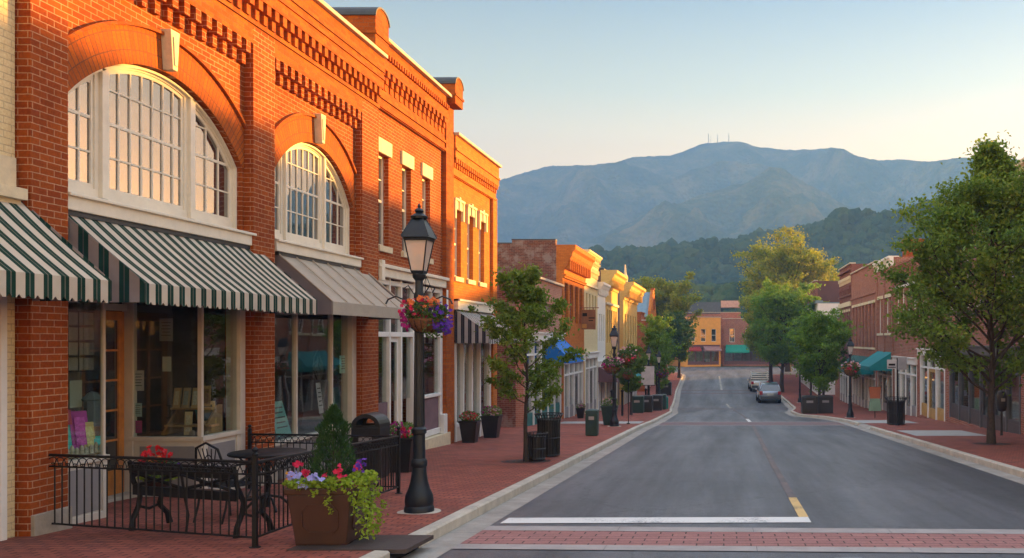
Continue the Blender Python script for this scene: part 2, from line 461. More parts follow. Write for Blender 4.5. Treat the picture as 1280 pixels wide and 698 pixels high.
M['paintw'] = paint('white_road_paint', (.72, .70, .66), .40)
M['painty'] = paint('yellow_road_paint', (.68, .45, .17), .42)
M['oldpaint'] = paint('worn_road_paint', (.17, .12, .11), .47)
M['newpaint'] = paint('faded_centre_paint', (.42, .38, .32), .44)
# ground with grass
M['grass'] = plain('valley_grass', (.05, .075, .03), 1, .4, .3)

k = MB(); 
xs = [-1500, -600, -200, -60, -30, 0, 30, 60, 200, 600, 1040]; ys = [-190, -60, 0, 30, 64, 76, 95, 118, 157, 200, 300, 450, 700, 1200, 2600]
vs = [(x, y, g(max(-60, y)) - .32) for y in ys for x in xs]
n = len(xs)
k.add(vs, [(j * n + i, j * n + i + 1, (j + 1) * n + i + 1, (j + 1) * n + i) for j in range(len(ys) - 1) for i in range(n - 1)])
struct(k.build('ground', M['grass']))

struct(strip('road', lambda y: -30 if y > 119 else L(y) - .02, lambda y: RR(y) + .02, -.13, M['asphalt']))
m = MB(); m.add([(-60, 119, g(119) - .134), (60, 119, g(119) - .134), (60, 152, g(152) - .134), (-60, 152, g(152) - .134)], [(0, 1, 2, 3)])
struct(m.build('cross_road', M['asphalt']))
# pavements, kerbs and gutters
sidew = strip('sidewalk_left', lambda y: -26, lambda y: L(y) - .16, 0, M['paver'], y1=131)
sider = strip('sidewalk_right', lambda y: RR(y) + .16, lambda y: 26, 0, M['paver'], y1=119)
def kerbstrip(name, f, s, y0, y1, gap=2.4):
    m = MB(); y = y0; j = 0
    while y < y1:
        e = min(y + gap, y1); pts = [y, (y + e) / 2, e - .015]
        prof = [(0, -.16), (0, -.015), (.02, .004), (.15, .006), (.17, -.16)]
        o = len(m.v)
        for q in pts:
            for a, b in prof: m.v.append((f(q) - s * a * 1.0, q, g(q) + b + random.uniform(-.002, .002)))
        for i in range(2):
            for b in range(4):
                a0 = o + i * 5 + b
                m.f.append((a0, a0 + 1, a0 + 6, a0 + 5) if s > 0 else (a0, a0 + 5, a0 + 6, a0 + 1))
        m.f.append((o, o + 1, o + 2, o + 3, o + 4)); m.f.append((o + 10, o + 11, o + 12, o + 13, o + 14))
        y = e
    return struct(m.build(name, M['concrete']))
kerbstrip('kerb_left', lambda y: L(y), 1, 9.95, 130)
kerbstrip('kerb_left', lambda y: L(y), 1, -30, 9.1)
kerbstrip('kerb_right', lambda y: RR(y), -1, -30, 35.6)
kerbstrip('kerb_right', lambda y: RR(y), -1, 38.8, 118)
def slab_strip(name, f, w, y0, y1, mat, step=3.0):
    m = MB(); y = y0
    while y < y1:
        e = min(y + step, y1); mid = (y + e) / 2
        vs = []
        for q in (y + .006, mid, e - .006): vs += [(f(q), q, g(q) - .126), (f(q) + w, q, g(q) - .126)]
        m.add(vs, [(0, 1, 3, 2), (2, 3, 5, 4)] if w > 0 else [(1, 0, 2, 3), (3, 2, 4, 5)]); y = e
    return struct(m.build(name, mat))
slab_strip('gutter_left', lambda y: L(y) + .005, .36, -25, 128, M['gutter'])
slab_strip('gutter_right', lambda y: RR(y) - .005, -.36, -25, 118, M['gutter'])
# storm drain slab and its inlet
dr = empty('storm_drain', (-3.75, 9.5, g(9.5)), 0, 'dark iron drain cover plate set in the brick pavement at the kerb gap', 'drain cover')
m = MB(); m.add([(-4.33, 9.1, g(9.1) + .012), (-3.15, 9.1, g(9.1) + .012), (-3.15, 9.98, g(9.98) + .012), (-4.33, 9.98, g(9.98) + .012),
                 (-4.33, 9.1, g(9.1) - .03), (-3.15, 9.1, g(9.1) - .03), (-3.15, 9.98, g(9.98) - .03), (-4.33, 9.98, g(9.98) - .03)],
                [(0, 1, 2, 3), (4, 7, 6, 5), (0, 4, 5, 1), (1, 5, 6, 2), (2, 6, 7, 3), (3, 7, 4, 0)])
m.build('cover_plate', plain('rusty_iron_plate', (.055, .035, .03), .75, .25, 10, .6, 45), dr, org=dr.location)
m = MB(); m.box(-3.34, -3.30, 9.1, 9.95, g(9.5) - .14, g(9.5) - .03); m.build('inlet_throat', M['iron'], dr, org=dr.location)
# light pads on the right pavement
def pad(x0, x1, y0, y1, dz=.005):
    m = MB(); m.add([(x0, y0, g(y0) + dz), (x1, y0, g(y0) + dz), (x1, y1, g(y1) + dz), (x0, y1, g(y1) + dz)], [(0, 1, 2, 3)]); return m
struct(pad(6.1, 8.4, 29.2, 32.6).build('sidewalk_pad', plain('pale_pad', (.36, .35, .33), .8, .12, 2)))
struct(pad(5.82, 8.2, 38.6, 41.8).build('sidewalk_pad', plain('pale_pad', (.36, .35, .33), .8)))
struct(pad(-7.0, -3.5, 38.2, 40.4).build('sidewalk_pad', plain('pale_pad', (.36, .35, .33), .8)))
m = MB(); m.add([(5.62, 35.6, g(35.6) - .12), (5.84, 35.6, g(35.6) + .006), (5.84, 38.8, g(38.8) + .006), (5.62, 38.8, g(38.8) - .12)], [(0, 1, 2, 3)])
struct(m.build('kerb_ramp', M['gutter']))
# crosswalks
def xband(name, y0, y1, dz, mat, skew=-.045, split=None, xa=None, xb=None):
    m = MB(); xl = (xa if xa is not None else L(y0) + .37); xr = (xb if xb is not None else RR(y0) - .37)
    n = 1 if not split else max(1, int((xr - xl) / split))
    for i in range(n):
        a = xl + (xr - xl) * i / n + (.004 if split else 0); b = xl + (xr - xl) * (i + 1) / n - (.004 if split else 0)
        q = [(a, y0 + skew * a), (b, y0 + skew * b), (b, y1 + skew * b), (a, y1 + skew * a)]
        m.add([(x, y, g(y) - .13 + dz) for x, y in q], [(0, 1, 2, 3)])
    return struct(m.build(name, mat))
xband('crosswalk_border', 9.76, 10.06, .009, M['border'], split=1.6)
xband('crosswalk_brick', 10.06, 11.02, .006, M['xwalk'])
xband('crosswalk_border', 11.02, 11.36, .009, M['border'], split=1.6)
xband('stop_line', 11.76, 12.24, .008, M['paintw'], xa=-2.85, xb=1.12, skew=.02)
for yy, w, b in ((39.3, .35, M['border']), (42.6, .35, M['border']), (63.0, .5, M['paler']), (66.2, .5, M['paler']), (87.5, .8, M['paler']), (91.5, .8, M['paler'])):
    xband('crosswalk_border', yy, yy + w, .009, b, skew=0, split=3)
xband('crosswalk_brick', 39.65, 42.6, .006, M['paler'], skew=0); 
def cline(name, y0, y1, w, mat, off=0, dz=.010):
    return strip(name, lambda y: CC(y) + off - w / 2, lambda y: CC(y) + off + w / 2, -.13 + dz, mat, y0, y1, ys=[y for y in np.arange(-4, 130, 2.)])
cline('centre_line', 12.25, 14.35, .13, M['painty'])
cline('centre_line', 14.4, 39.2, .13, M['oldpaint'])
cline('centre_line', 43.0, 46.5, .16, M['paintw'], dz=.012)
cline('centre_line', 47, 62.9, .14, M['oldpaint'])
cline('centre_line', 66.8, 74, .15, M['newpaint'])
cline('centre_line', 92.4, 117, .2, M['newpaint'])
struct(pad(1.12, 1.40, 8.7, 9.35, -.12).build('lane_mark', M['paintw']))

# ================================================================== TERRAIN
FX, FY = 905., 425.
def az_of(px): return math.atan2(px - FX, 1150.)
def hgt(px, py, r): # world z above eye of a ridge seen at px,py at distance r
    return (FY - py) * r * math.cos(az_of(px)) / 1150.
rng = np.random.default_rng(5)
def vnoise(x, y, seed=0):
    xi = np.floor(x).astype(int); yi = np.floor(y).astype(int); xf = x - xi; yf = y - yi
    def h(a, b):
        n = (a * 374761393 + b * 668265263 + seed * 1442695041) & 0x7fffffff
        n = (n ^ (n >> 13)) * 1274126177 & 0x7fffffff
        return ((n ^ (n >> 16)) & 0xffff) / 65535.
    u = xf * xf * (3 - 2 * xf); v = yf * yf * (3 - 2 * yf)
    return (h(xi, yi) * (1 - u) + h(xi + 1, yi) * u) * (1 - v) + (h(xi, yi + 1) * (1 - u) + h(xi + 1, yi + 1) * u) * v
def fbm(x, y, o=5, seed=0, ridged=False):
    s = 0; a = .5; t = 0
    for i in range(o):
        n = vnoise(x * 2 ** i, y * 2 ** i, seed + i * 17)
        if ridged: n = 1 - abs(2 * n - 1)
        s = s + a * n; t += a; a *= .5
    return s / t
RIDGES = [
 (2150, 700, [(-900, 400), (-200, 360), (200, 300), (420, 262), (560, 245), (618, 229), (650, 218), (681, 208), (735, 208), (768, 205), (795, 197), (838, 195), (871, 182), (893, 178), (916, 177), (932, 180), (946, 184), (970, 186), (992, 188), (1015, 187), (1040, 185), (1055, 188), (1070, 196), (1094, 201), (1130, 201), (1160, 204), (1199, 199), (1251, 198), (1290, 203), (1400, 230), (1600, 300), (1800, 370), (2200, 424)]),
 (1500, 420, [(-900, 425), (300, 390), (560, 372), (640, 348), (700, 318), (760, 290), (800, 270), (850, 253), (900, 236), (940, 224), (962, 208), (975, 208), (995, 222), (1030, 240), (1060, 258), (1090, 272), (1130, 290), (1200, 312), (1400, 350), (1800, 410), (2200, 425)]),
 (1850, 260, [(-900, 425), (500, 330), (650, 290), (720, 268), (800, 240), (860, 214), (905, 200), (960, 206), (1000, 222), (1060, 232), (1120, 244), (1200, 258), (1280, 275), (1400, 300), (1800, 400), (2200, 425)]),
 (640, 190, [(-900, 425), (300, 400), (560, 360), (640, 344), (700, 335), (748, 328), (800, 321), (860, 316), (905, 310), (940, 306), (975, 301), (1010, 293), (1060, 281), (1105, 276), (1160, 268), (1240, 262), (1300, 268), (1500, 320), (1900, 415), (2200, 425)]),
 (400, 90, [(-900, 425), (500, 400), (700, 378), (800, 372), (870, 366), (905, 366), (1000, 362), (1100, 370), (1300, 390), (1900, 425), (2300, 425)]),
]
def terrain(px, r):
    """heights on arrays px (pixel-like azimuth coordinate) and r"""
    caz = np.cos(np.arctan2(px - FX, 1150.))
    x = r * np.sin(np.arctan2(px - FX, 1150.)); y = r * caz
    best = np.full(px.shape, -40.)
    for i, (r0, w, prof) in enumerate(RIDGES):
        pp = np.interp(px, [a for a, b in prof], [b for a, b in prof])
        h0 = (FY - pp) * r0 * caz / 1150. - (0, 0, 0, 5., 5.)[i]
        t = (r - r0) / w
        n = fbm(x / (w * .55) + 7 * i, y / (w * .55), 5, 3 + i, True) - .5
        n3 = fbm(px / 120. + 5 * i + r / 700., r / 1400. + 3 * i, 3, 50 + i, True) - .5
        n2 = fbm(x / (w * .9) + 17 * i, y / (w * .5), 4, 33 + i, True) - .5
        prof_ = np.where(t < 0, np.clip(1 + t, 0, 1), np.clip(1 - t * .9, 0, 1))
        prof_ = prof_ ** 1.15
        h = h0 * prof_ + h0 * n * 1.25 * np.clip(-t, 0, .55) * 1.2 * np.clip(prof_ * 3, 0, 1) + h0 * n2 * .3 * np.clip(-t, 0, .4)
        h = h + h0 * n3 * (1.0, .7, .8, .25, .1)[i] * np.clip(-t * 1.6, 0, .6) * np.clip(prof_ * 2.5, 0, 1)
        if i < 3:
            sk = np.interp(px, [a for a, b in RIDGES[0][2]], [b for a, b in RIDGES[0][2]])
            h = np.minimum(h, (FY - sk - (0, 5, 6)[i]) * r * caz / 1150.)
        best = np.maximum(best, h)
    return x, y, np.maximum(best + EYE, -6)
px = np.linspace(-600, 2300, 560); rr_ = np.concatenate([np.linspace(250, 800, 100), np.linspace(810, 2420, 250)])
P, Q = np.meshgrid(px, rr_)
X, Y, Z = terrain(P, Q)
Z = Z + (fbm(X / 14., Y / 14., 3, 91) - .5) * np.clip((Q - 700) / 500, 0, 1) * 9
Z[0, :] = -6
V = np.stack([X, Y, Z], -1).reshape(-1, 3); nc = len(px)
ii, jj = np.meshgrid(np.arange(nc - 1), np.arange(len(rr_) - 1)); o_ = (jj * nc + ii).ravel()
F = np.stack([o_, o_ + 1, o_ + nc + 1, o_ + nc], 1)
keep = (V[:, 0] > -1450) & (V[:, 0] < 1040) & (V[:, 1] < 2380)
F = F[keep[F].all(1)]
k = N('forested_mountain'); tc = k.n('TexCoord')
n1 = k.n('TexNoise', {'Vector': (tc, 3), 'Scale': .012, 'Detail': 8., 'Roughness': .7}); n2 = k.n('TexVoronoi', {'Vector': (tc, 3), 'Scale': .11})
c = k.ramp(n1, [(.35, (.04, .06, .03)), (.5, (.10, .10, .045)), (.65, (.22, .17, .08))])
M['mountain'] = k.surf(k.n('BsdfPrincipled', {'Base Color': c, 'Roughness': 1., 'Specular IOR Level': 0., 'Normal': k.n('Bump', {'Height': (n2, 0), 'Strength': 1., 'Distance': 6.})}))
mt = raw_mesh('mountain', V, F, M['mountain'], smooth=True); struct(mt)

# forest canopy of the near hills, one mass
def ico():
    t = (1 + 5 ** .5) / 2
    v = [(-1, t, 0), (1, t, 0), (-1, -t, 0), (1, -t, 0), (0, -1, t), (0, 1, t), (0, -1, -t), (0, 1, -t), (t, 0, -1), (t, 0, 1), (-t, 0, -1), (-t, 0, 1)]
    f = [(0, 11, 5), (0, 5, 1), (0, 1, 7), (0, 7, 10), (0, 10, 11), (1, 5, 9), (5, 11, 4), (11, 10, 2), (10, 7, 6), (7, 1, 8), (3, 9, 4), (3, 4, 2), (3, 2, 6), (3, 6, 8), (3, 8, 9), (4, 9, 5), (2, 4, 11), (6, 2, 10), (8, 6, 7), (9, 8, 1)]
    v = [Vector(a).normalized() for a in v]; v = list(v); cache = {}; nf = []
    def mid(a, b):
        kk = (min(a, b), max(a, b))
        if kk not in cache: v.append((v[a] + v[b]).normalized()); cache[kk] = len(v) - 1
        return cache[kk]
    for a, b, c in f:
        ab, bc, ca = mid(a, b), mid(b, c), mid(c, a); nf += [(a, ab, ca), (b, bc, ab), (c, ca, bc), (ab, bc, ca)]
    return np.array([tuple(a) for a in v]), np.array(nf)
IV, IF = ico()
def forest(name, n, pr, rr, size, mat, seed, label=None):
    g_ = np.random.default_rng(seed)
    p = g_.uniform(*pr, n); r = g_.uniform(*rr, n)
    x, y, z = terrain(p, r)
    ok = z > -2; x, y, z = x[ok], y[ok], z[ok]; n = len(x)
    s = g_.uniform(size[0], size[1], n)
    # a crown = several small leaf-mass lumps
    V = []; F = []; o = 0
    K = 5
    off = g_.normal(size=(n, K, 3)) * np.array([.55, .55, .38]); 
    sub = g_.uniform(.38, .7, (n, K))
    jit = g_.uniform(.72, 1.28, (n, K, len(IV)))
    C = np.stack([x, y, z + s * .75], 1)[:, None, :] + off * s[:, None, None]
    VV = C[:, :, None, :] + IV[None, None] * (sub * s[:, None])[:, :, None, None] * jit[..., None]
    VV = VV.reshape(-1, 3)
    idx = (np.arange(n * K) * len(IV))[:, None, None] + IF[None]
    return raw_mesh(name, VV, idx.reshape(-1, 3), mat)
def forestmat(name, cols):
    k = N(name); tc = k.n('TexCoord'); ge = k.n('NewGeometry')
    n1 = k.n('TexNoise', {'Vector': (tc, 3), 'Scale': .06, 'Detail': 3.}); n2 = k.n('TexNoise', {'Vector': (tc, 3), 'Scale': 1.4, 'Detail': 3.})
    f = k.math('ADD', k.math('MULTIPLY', (ge, 'Random Per Island'), .45), k.math('MULTIPLY', n1, .55))
    c = k.ramp(f, [(.2, cols[0]), (.5, cols[1]), (.8, cols[2])])
    return k.surf(k.n('BsdfPrincipled', {'Base Color': c, 'Roughness': 1., 'Specular IOR Level': 0., 'Normal': k.n('Bump', {'Height': n2, 'Strength': 1., 'Distance': 1.2})}))
fm = forestmat('hill_forest', [(.018, .04, .02), (.035, .065, .022), (.06, .085, .025)])
fo = forest('hill_forest', 5200, (600, 1420), (470, 665), (4.2, 7.2), fm, 3)
tag(fo, 'dark green wooded hill rising behind the town', 'forest', kind='stuff')
fm2 = forestmat('valley_forest', [(.03, .06, .02), (.05, .085, .02), (.085, .11, .025)])
fo = forest('valley_forest', 1500, (700, 1330), (300, 420), (3.2, 5.4), fm2, 4)
tag(fo, 'lighter green wood at the foot of the hill beyond the far buildings', 'forest', kind='stuff')

# antennas on the summit
for i, (pxx, top, bot, lab) in enumerate(((885.5, 167, 180.5, 'leftmost thin antenna mast on the mountain summit'), (888.5, 169.5, 180, 'short thin mast just right of the leftmost summit mast'),
                                     (897, 168, 178.5, 'middle antenna mast on the mountain summit'), (911, 167, 178, 'rightmost antenna mast on the mountain summit'))):
    r = 2140.; a = az_of(pxx); x, y = r * math.sin(a), r * math.cos(a)
    zb = (FY - bot) * y / 1150 + EYE - 3; zt = (FY - top) * y / 1150 + EYE
    w = (.95, .5, .8, .9)[i]
    e = empty('antenna_mast', (x, y, zb), 0, lab, 'antenna mast', 'antenna masts on the mountain top')
    m = MB(); m.tube([(0, 0, 0), (0, 0, (zt - zb) * .6), (0, 0, zt - zb)], [w, w * .8, w * .45], 6); m.build('mast', plain('mast_grey', (.12, .1, .1), .8), e)
    m = MB(); 
    for q in (.55, .8): m.box(-w * 1.2, w * 1.2, -w * .5, w * .5, (zt - zb) * q, (zt - zb) * q + 1.2)
    m.build('dish_bracket', plain('mast_grey', (.12, .1, .1)), e)
# ================================================================== BUILDINGS
XL, XR_ = -7.65, 9.7
SPLIT = {'brick_pier', 'bulkhead', 'bulkhead_panel', 'seam', 'plinth', 'pilaster', 'display_glass', 'awning_rail', 'display_screen', 'pilaster_foot', 'bracket', 'sign_mark', 'transom_curtain', 'display_platform', 'roof_edge', 'side_wall', 'corbel'}
class Bld:
    def __init__(s, name, side, y0, y1, label, cat='building', x=None, rot=None, loc=None, group=None):
        s.L = y1 - y0; s.y0, s.y1, s.side = y0, y1, side
        zb = g((y0 + y1) / 2)
        if side == 'l': loc = (x if x is not None else XL, y0, zb); rot = R(90)
        elif side == 'r': loc = (x if x is not None else XR_, y1, zb); rot = R(-90)
        else: zb = g(loc[1]); loc = (loc[0], loc[1], zb)
        s.r = empty(name, loc, rot, label, cat, group)
        s.bot = min(g(y0), g(y1)) - EYE - .25 if side in 'lr' else zb - EYE - .3
    def u(s, d): return d - s.y0 if s.side == 'l' else s.y1 - d if s.side == 'r' else d
    def b(s, m, name, mat, parent=None, **kw):
        if name in SPLIT:
            for q in m.islands():
                o = q.build(name, mat, None, org=(0, 0, s.r.location.z - EYE), **kw); o.parent = parent or s.r
            return o
        o = m.build(name, mat, None, org=(0, 0, s.r.location.z - EYE), **kw); o.parent = parent or s.r; return o
    def shell(s, ztop, depth, wmat, roof=True, front_t=.3, side_mat=None):
        L_ = s.L; m = MB()
        m.fb(.012, .3, -depth, -front_t, s.bot, ztop - .004); m.fb(L_ - .3, L_ - .012, -depth, -front_t, s.bot, ztop - .004); m.fb(.3, L_ - .3, -depth, -depth + .3, s.bot, ztop - .004)
        s.b(m, 'side_wall', side_mat or wmat)
        m = MB(); m.fb(.3, L_ - .3, -depth + .3, -front_t, ztop - .65, ztop - .5); s.b(m, 'roof', M['roof'])
    def front(s, ztop, holes, mat, t=.3, w=0, z0=None, name='front_wall', u0=.006, u1=None):
        m = MB(); u1 = u1 if u1 is not None else s.L - .006; z0 = s.bot if z0 is None else z0
        m.holed([(u0, z0), (u1, z0), (u1, ztop), (u0, ztop)], holes, w - t, w)
        return s.b(m, name, mat)
def rect(u0, u1, z0, z1): return [(u0, z0), (u1, z0), (u1, z1), (u0, z1)]
def sash(b, u0, u1, z0, z1, w=-.12, cols=2, rows=4, fm=None, gm=None, fw=.06, lint=None, sill=None, mun=.022, arched=0, simple=False):
    """window part: frame (+ pane, sill, lintel as sub-parts)"""
    fm = fm or M['white']; gm = gm or M['upglass']
    m = MB()
    if arched:
        n = 8; uc = (u0 + u1) / 2; h = (u1 - u0) / 2
        outer = [(u0, z0), (u1, z0)] + [(uc + h * math.cos(PI * i / n), z1 - arched + arched * math.sin(PI * i / n)) for i in range(n + 1)]
        inner = [(u0 + fw, z0 + fw), (u1 - fw, z0 + fw)] + [(uc + (h - fw) * math.cos(PI * i / n), z1 - arched + (arched - fw) * math.sin(PI * i / n)) for i in range(n + 1)]
        m.holed(outer, [inner], w - .05, w)
    else:
        m.holed(rect(u0, u1, z0, z1), [rect(u0 + fw, u1 - fw, z0 + fw, z1 - fw)], w - .05, w)
    zm = (z0 + z1) / 2
    m.fb(u0 + fw, u1 - fw, w - .045, w - .003, zm - .03, zm + .03)
    if not simple:
        for i in range(1, cols):
            x = u0 + fw + (u1 - u0 - 2 * fw) * i / cols; m.fb(x - mun / 2, x + mun / 2, w - .04, w - .012, z0 + fw, z1 - fw)
        for i in range(1, rows):
            if i * 2 == rows: continue
            z = z0 + fw + (z1 - z0 - 2 * fw) * i / rows; m.fb(u0 + fw, u1 - fw, w - .04, w - .014, z - mun / 2, z + mun / 2)
    f = b.b(m, 'window', fm)
    m = MB(); m.fb(u0 + .01, u1 - .01, w - .04, w - .032, z0 + .01, z1 - .01 - (arched * .35)); b.b(m, 'pane', gm, f)
    if sill: m = MB(); m.fb(u0 - .08, u1 + .08, -.1, .07, z0 - .13, z0 - .002); b.b(m, 'sill', sill, f, bevel=0)
    if lint:
        lm, lh, ears = lint
        m = MB(); m.fb(u0 - .1, u1 + .1, -.1, .05, z1 + .002, z1 + lh)
        if ears:
            m.fb(u0 - .14, u0 - .02, -.1, .075, z1 - .28, z1 + lh - .04); m.fb(u1 + .02, u1 + .14, -.1, .075, z1 - .28, z1 + lh - .04)
            m.fb((u0 + u1) / 2 - .07, (u0 + u1) / 2 + .07, -.1, .085, z1 + .01, z1 + lh + .07); m.fb(u0 - .16, u1 + .16, -.1, .09, z1 + lh - .06, z1 + lh + .005)
        b.b(m, 'lintel', lm, f)
    return f
def awning(b, u0, u1, zt, zf, zv, proj, mt, ms, scal=0, ribs=0, name='awning', open_frame=True):
    m = MB(); t = .012
    n = max(1, int((u1 - u0) / .5)); k = 6
    vs = []
    for j in range(k + 1):
        f = j / k
        for i in range(n + 1):
            sag = -.025 * math.sin(PI * f) * (1 + .5 * math.sin(i * 2.1))
            vs.append((u0 + (u1 - u0) * i / n, -(proj * f) - .02, zt + (zf - zt) * f + sag))
    N1 = len(vs); vs += [(a, c + .006, z - t) for a, c, z in vs]
    fs = []
    for j in range(k):
        for i in range(n):
            a = j * (n + 1) + i
            fs += [(a, a + n + 1, a + n + 2, a + 1), (N1 + a, N1 + a + 1, N1 + a + n + 2, N1 + a + n + 1)]
    m.add(vs, fs)
    o = b.b(m, name, mt, smooth=True)
    # valance
    m = MB(); outer = [(u0, zf), (u0, zv)]
    if scal:
        c = int(round((u1 - u0) / scal)); 
        for i in range(c):
            a = u0 + (u1 - u0) * i / c; e = u0 + (u1 - u0) * (i + 1) / c
            outer += [(a + (e - a) * .12, zv), (a + (e - a) * .3, zv - .022), (a + (e - a) * .7, zv - .022), (a + (e - a) * .88, zv), (e, zv + .012)]
    else: outer += [(u1, zv)]
    outer += [(u1, zf)]
    m.holed(outer, [], proj + .012, proj + .02)
    b.b(m, 'valance', mt, o)
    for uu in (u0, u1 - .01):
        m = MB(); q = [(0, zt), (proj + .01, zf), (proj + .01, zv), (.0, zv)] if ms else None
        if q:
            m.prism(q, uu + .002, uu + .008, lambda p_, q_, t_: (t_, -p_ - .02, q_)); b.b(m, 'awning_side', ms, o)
    if ribs:
        m = MB()
        for i in range(ribs + 1):
            uu = u0 + (u1 - u0) * i / ribs
            m.tube([(uu, -.03, zt + .012), (uu, -proj - .02, zf + .012)], .012, 5)
        b.b(m, 'seam', mt, o)
    m = MB()
    for uu in (u0 + .04, u1 - .04): m.tube([(uu, -.0, zv + .06), (uu, -proj + .02, zv + .06)], .013, 6)
    m.tube([(u0 + .04, -proj + .02, zf - .03), (u1 - .04, -proj + .02, zf - .03)], .013, 6)
    b.b(m, 'awning_frame', M['iron'], o)
    return o
def coping(b, ztop, u0=-.02, u1=None, w0=-.34, w1=.12, t=.1, mat=None):
    m = MB(); u1 = b.L + .0 if u1 is None else u1
    m.fb(max(u0, .004), u1 - .004, w0, w1, ztop, ztop + t); return b.b(m, 'coping', mat or M['coping'], bevel=.01)
def dentils(b, u0, u1, z0, z1, w0, w1, period, mat, duty=.5, steps=2, name='corbel'):
    m = MB(); n = int(round((u1 - u0) / period)); p = (u1 - u0) / n
    for i in range(n):
        a = u0 + (i + .5) * p; h = p * duty / 2
        for s_ in range(steps):
            za = z0 + (z1 - z0) * s_ / steps; wb = w0 + (w1 - w0) * (s_ + 1) / steps
            hh = h * (.7 + .3 * (s_ + 1) / steps)
            m.fb(a - hh, a + hh, w0 - .02, wb - .003, za, z1 + .002 * s_)
    return b.b(m, name, mat)

# ---------- B0 cream painted building (left edge)
b0 = Bld('cream_brick_building', 'l', 3.0, 9.93, 'cream painted brick building at the far left edge with green striped awning', 'building')
b0.shell(4.9, 14, M['cream_brick'])
b0.front(4.9, [rect(1.3, 2.5, 1.9, 3.7), rect(4.2, 5.4, 1.9, 3.7), rect(.35, 6.45, -2.0, .95)], M['cream_brick'])
for a in (1.3, 4.2): sash(b0, a, a + 1.2, 1.9, 3.7, sill=M['stone'], lint=(M['stone'], .25, False))
coping(b0, 4.9)
m = MB(); m.fb(.0, b0.L - .03, -.02, .16, 1.5, 1.62); m.fb(.0, b0.L - .05, -.02, .1, 1.4, 1.5); m.fb(5.9, b0.L - .05, -.02, .05, 1.62, 1.95); b0.b(m, 'stone_ledge', M['stone'])
m = MB(); m.fb(.1, 6.9, -.25, .02, .75, .95)
for a in (.36, 2.3, 4.25, 6.33): m.fb(a, a + .12, -.22, -.05, -1.45, .75)
b0.b(m, 'shopfront_frame', M['white2'])
m = MB(); m.fb(.36, 6.45, -.2, -.04, -2.2, -1.45); m.fb(.5, 6.3, -.04, -.02, -1.95, -1.6); b0.b(m, 'bulkhead', M['white2'])
m = MB(); m.fb(6.42, 6.78, .004, .03, -2.3, .95); m.fb(6.48, 6.56, .03, .06, -2.2, .9); m.fb(6.66, 6.74, .03, .06, -2.2, .9); m.fb(6.56, 6.66, .03, .045, -1.5, -1.42); b0.b(m, 'pilaster', M['white2'])
m = MB(); m.fb(.36, 6.42, -.14, -.132, -1.45, .75); b0.b(m, 'pane', M['glass'])
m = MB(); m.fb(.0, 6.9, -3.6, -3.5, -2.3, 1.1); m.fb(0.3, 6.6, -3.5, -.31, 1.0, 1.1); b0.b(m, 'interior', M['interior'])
awning(b0, .25, b0.u(10.0) - .02, 1.53, .64, .42, .98, M['gs'], M['gs_s'], .1175)
m = MB(); m.fb(0, 6.92, .004, .08, b0.bot, -2.2); b0.b(m, 'plinth', M['plinth'])

# ---------- B1 two-bay arched brick building
b1 = Bld('arched_window_building', 'l', 9.94, 19.98, 'red brick building with two wide arched white windows and corbelled cornice')
U = b1.u
b1.shell(5.6, 14, M['brick'])
def segarc(uc, hw, zs, za):
    h = za - zs; Rr = (hw * hw + h * h) / (2 * h); zc = za - Rr
    return lambda u, off=0: zc + math.sqrt(max(0, (Rr + off) ** 2 - (u - uc) ** 2))
def arcpoly(u0, u1, z0, fn, off=0, n=20):
    return [(u0, z0), (u1, z0)] + [(u1 + (u0 - u1) * i / n, fn(u1 + (u0 - u1) * i / n, off)) for i in range(n + 1)]
bays = []
for (da, db, p1, p2, c7) in ((10.56, 14.6, (11.36, 11.62), (13.25, 13.51), 7), (15.5, 18.98, (16.14, 16.34), (17.72, 17.92), 6)):
    ua, ub = U(da), U(db); uc = (ua + ub) / 2; hw = (ub - ua) / 2
    bays.append((ua, ub, uc, hw, segarc(uc, hw, 2.72, 3.66), U(p1[0]), U(p1[1]), U(p2[0]), U(p2[1]), c7))
holes = [arcpoly(q[0], q[1], 1.7, q[4]) for q in bays]
holes += [rect(U(10.52), U(14.66), -2.35 + 0, 1.0), rect(U(15.36), U(19.08), -2.6, 1.0)]
# the shop openings run to below the ground
b1.front(4.72, [holes[0], holes[1], rect(U(10.52), U(14.66), -2.5, 1.0), rect(U(15.36), U(19.08), -2.62, 1.0)], M['brick'], z0=-2.9)
m = MB()
for a, e in ((9.95, 10.52), (14.66, 15.36), (19.08, 19.97)): m.fb(U(a), U(e), .003, .15, -2.9, 5.0)
b1.b(m, 'brick_pier', M['brick'])
m = MB(); m.fb(.006, b1.L - .006, -.3, .1495, 4.722, 5.42); m.fb(.006, b1.L - .006, -.3, .27, 5.424, 6.1)
for z in (5.02,): m.fb(.004, b1.L - .004, .14, .18, z, z + .07)
for z in (5.62, 5.78): m.fb(.004, b1.L - .004, .26, .3, z, z + .07)
b1.b(m, 'parapet_wall', M['brick_b'])
dentils(b1, U(10.52), U(14.66), 4.36, 4.72, 0, .148, .27, M['brick'], .48)
dentils(b1, U(15.36), U(19.08), 4.36, 4.72, 0, .148, .27, M['brick'], .48)
dentils(b1, .03, b1.L - .05, 5.1, 5.42, .149, .265, .27, M['brick_b'], .5)
coping(b1, 6.1, w0=-.36, w1=.36, t=.08)
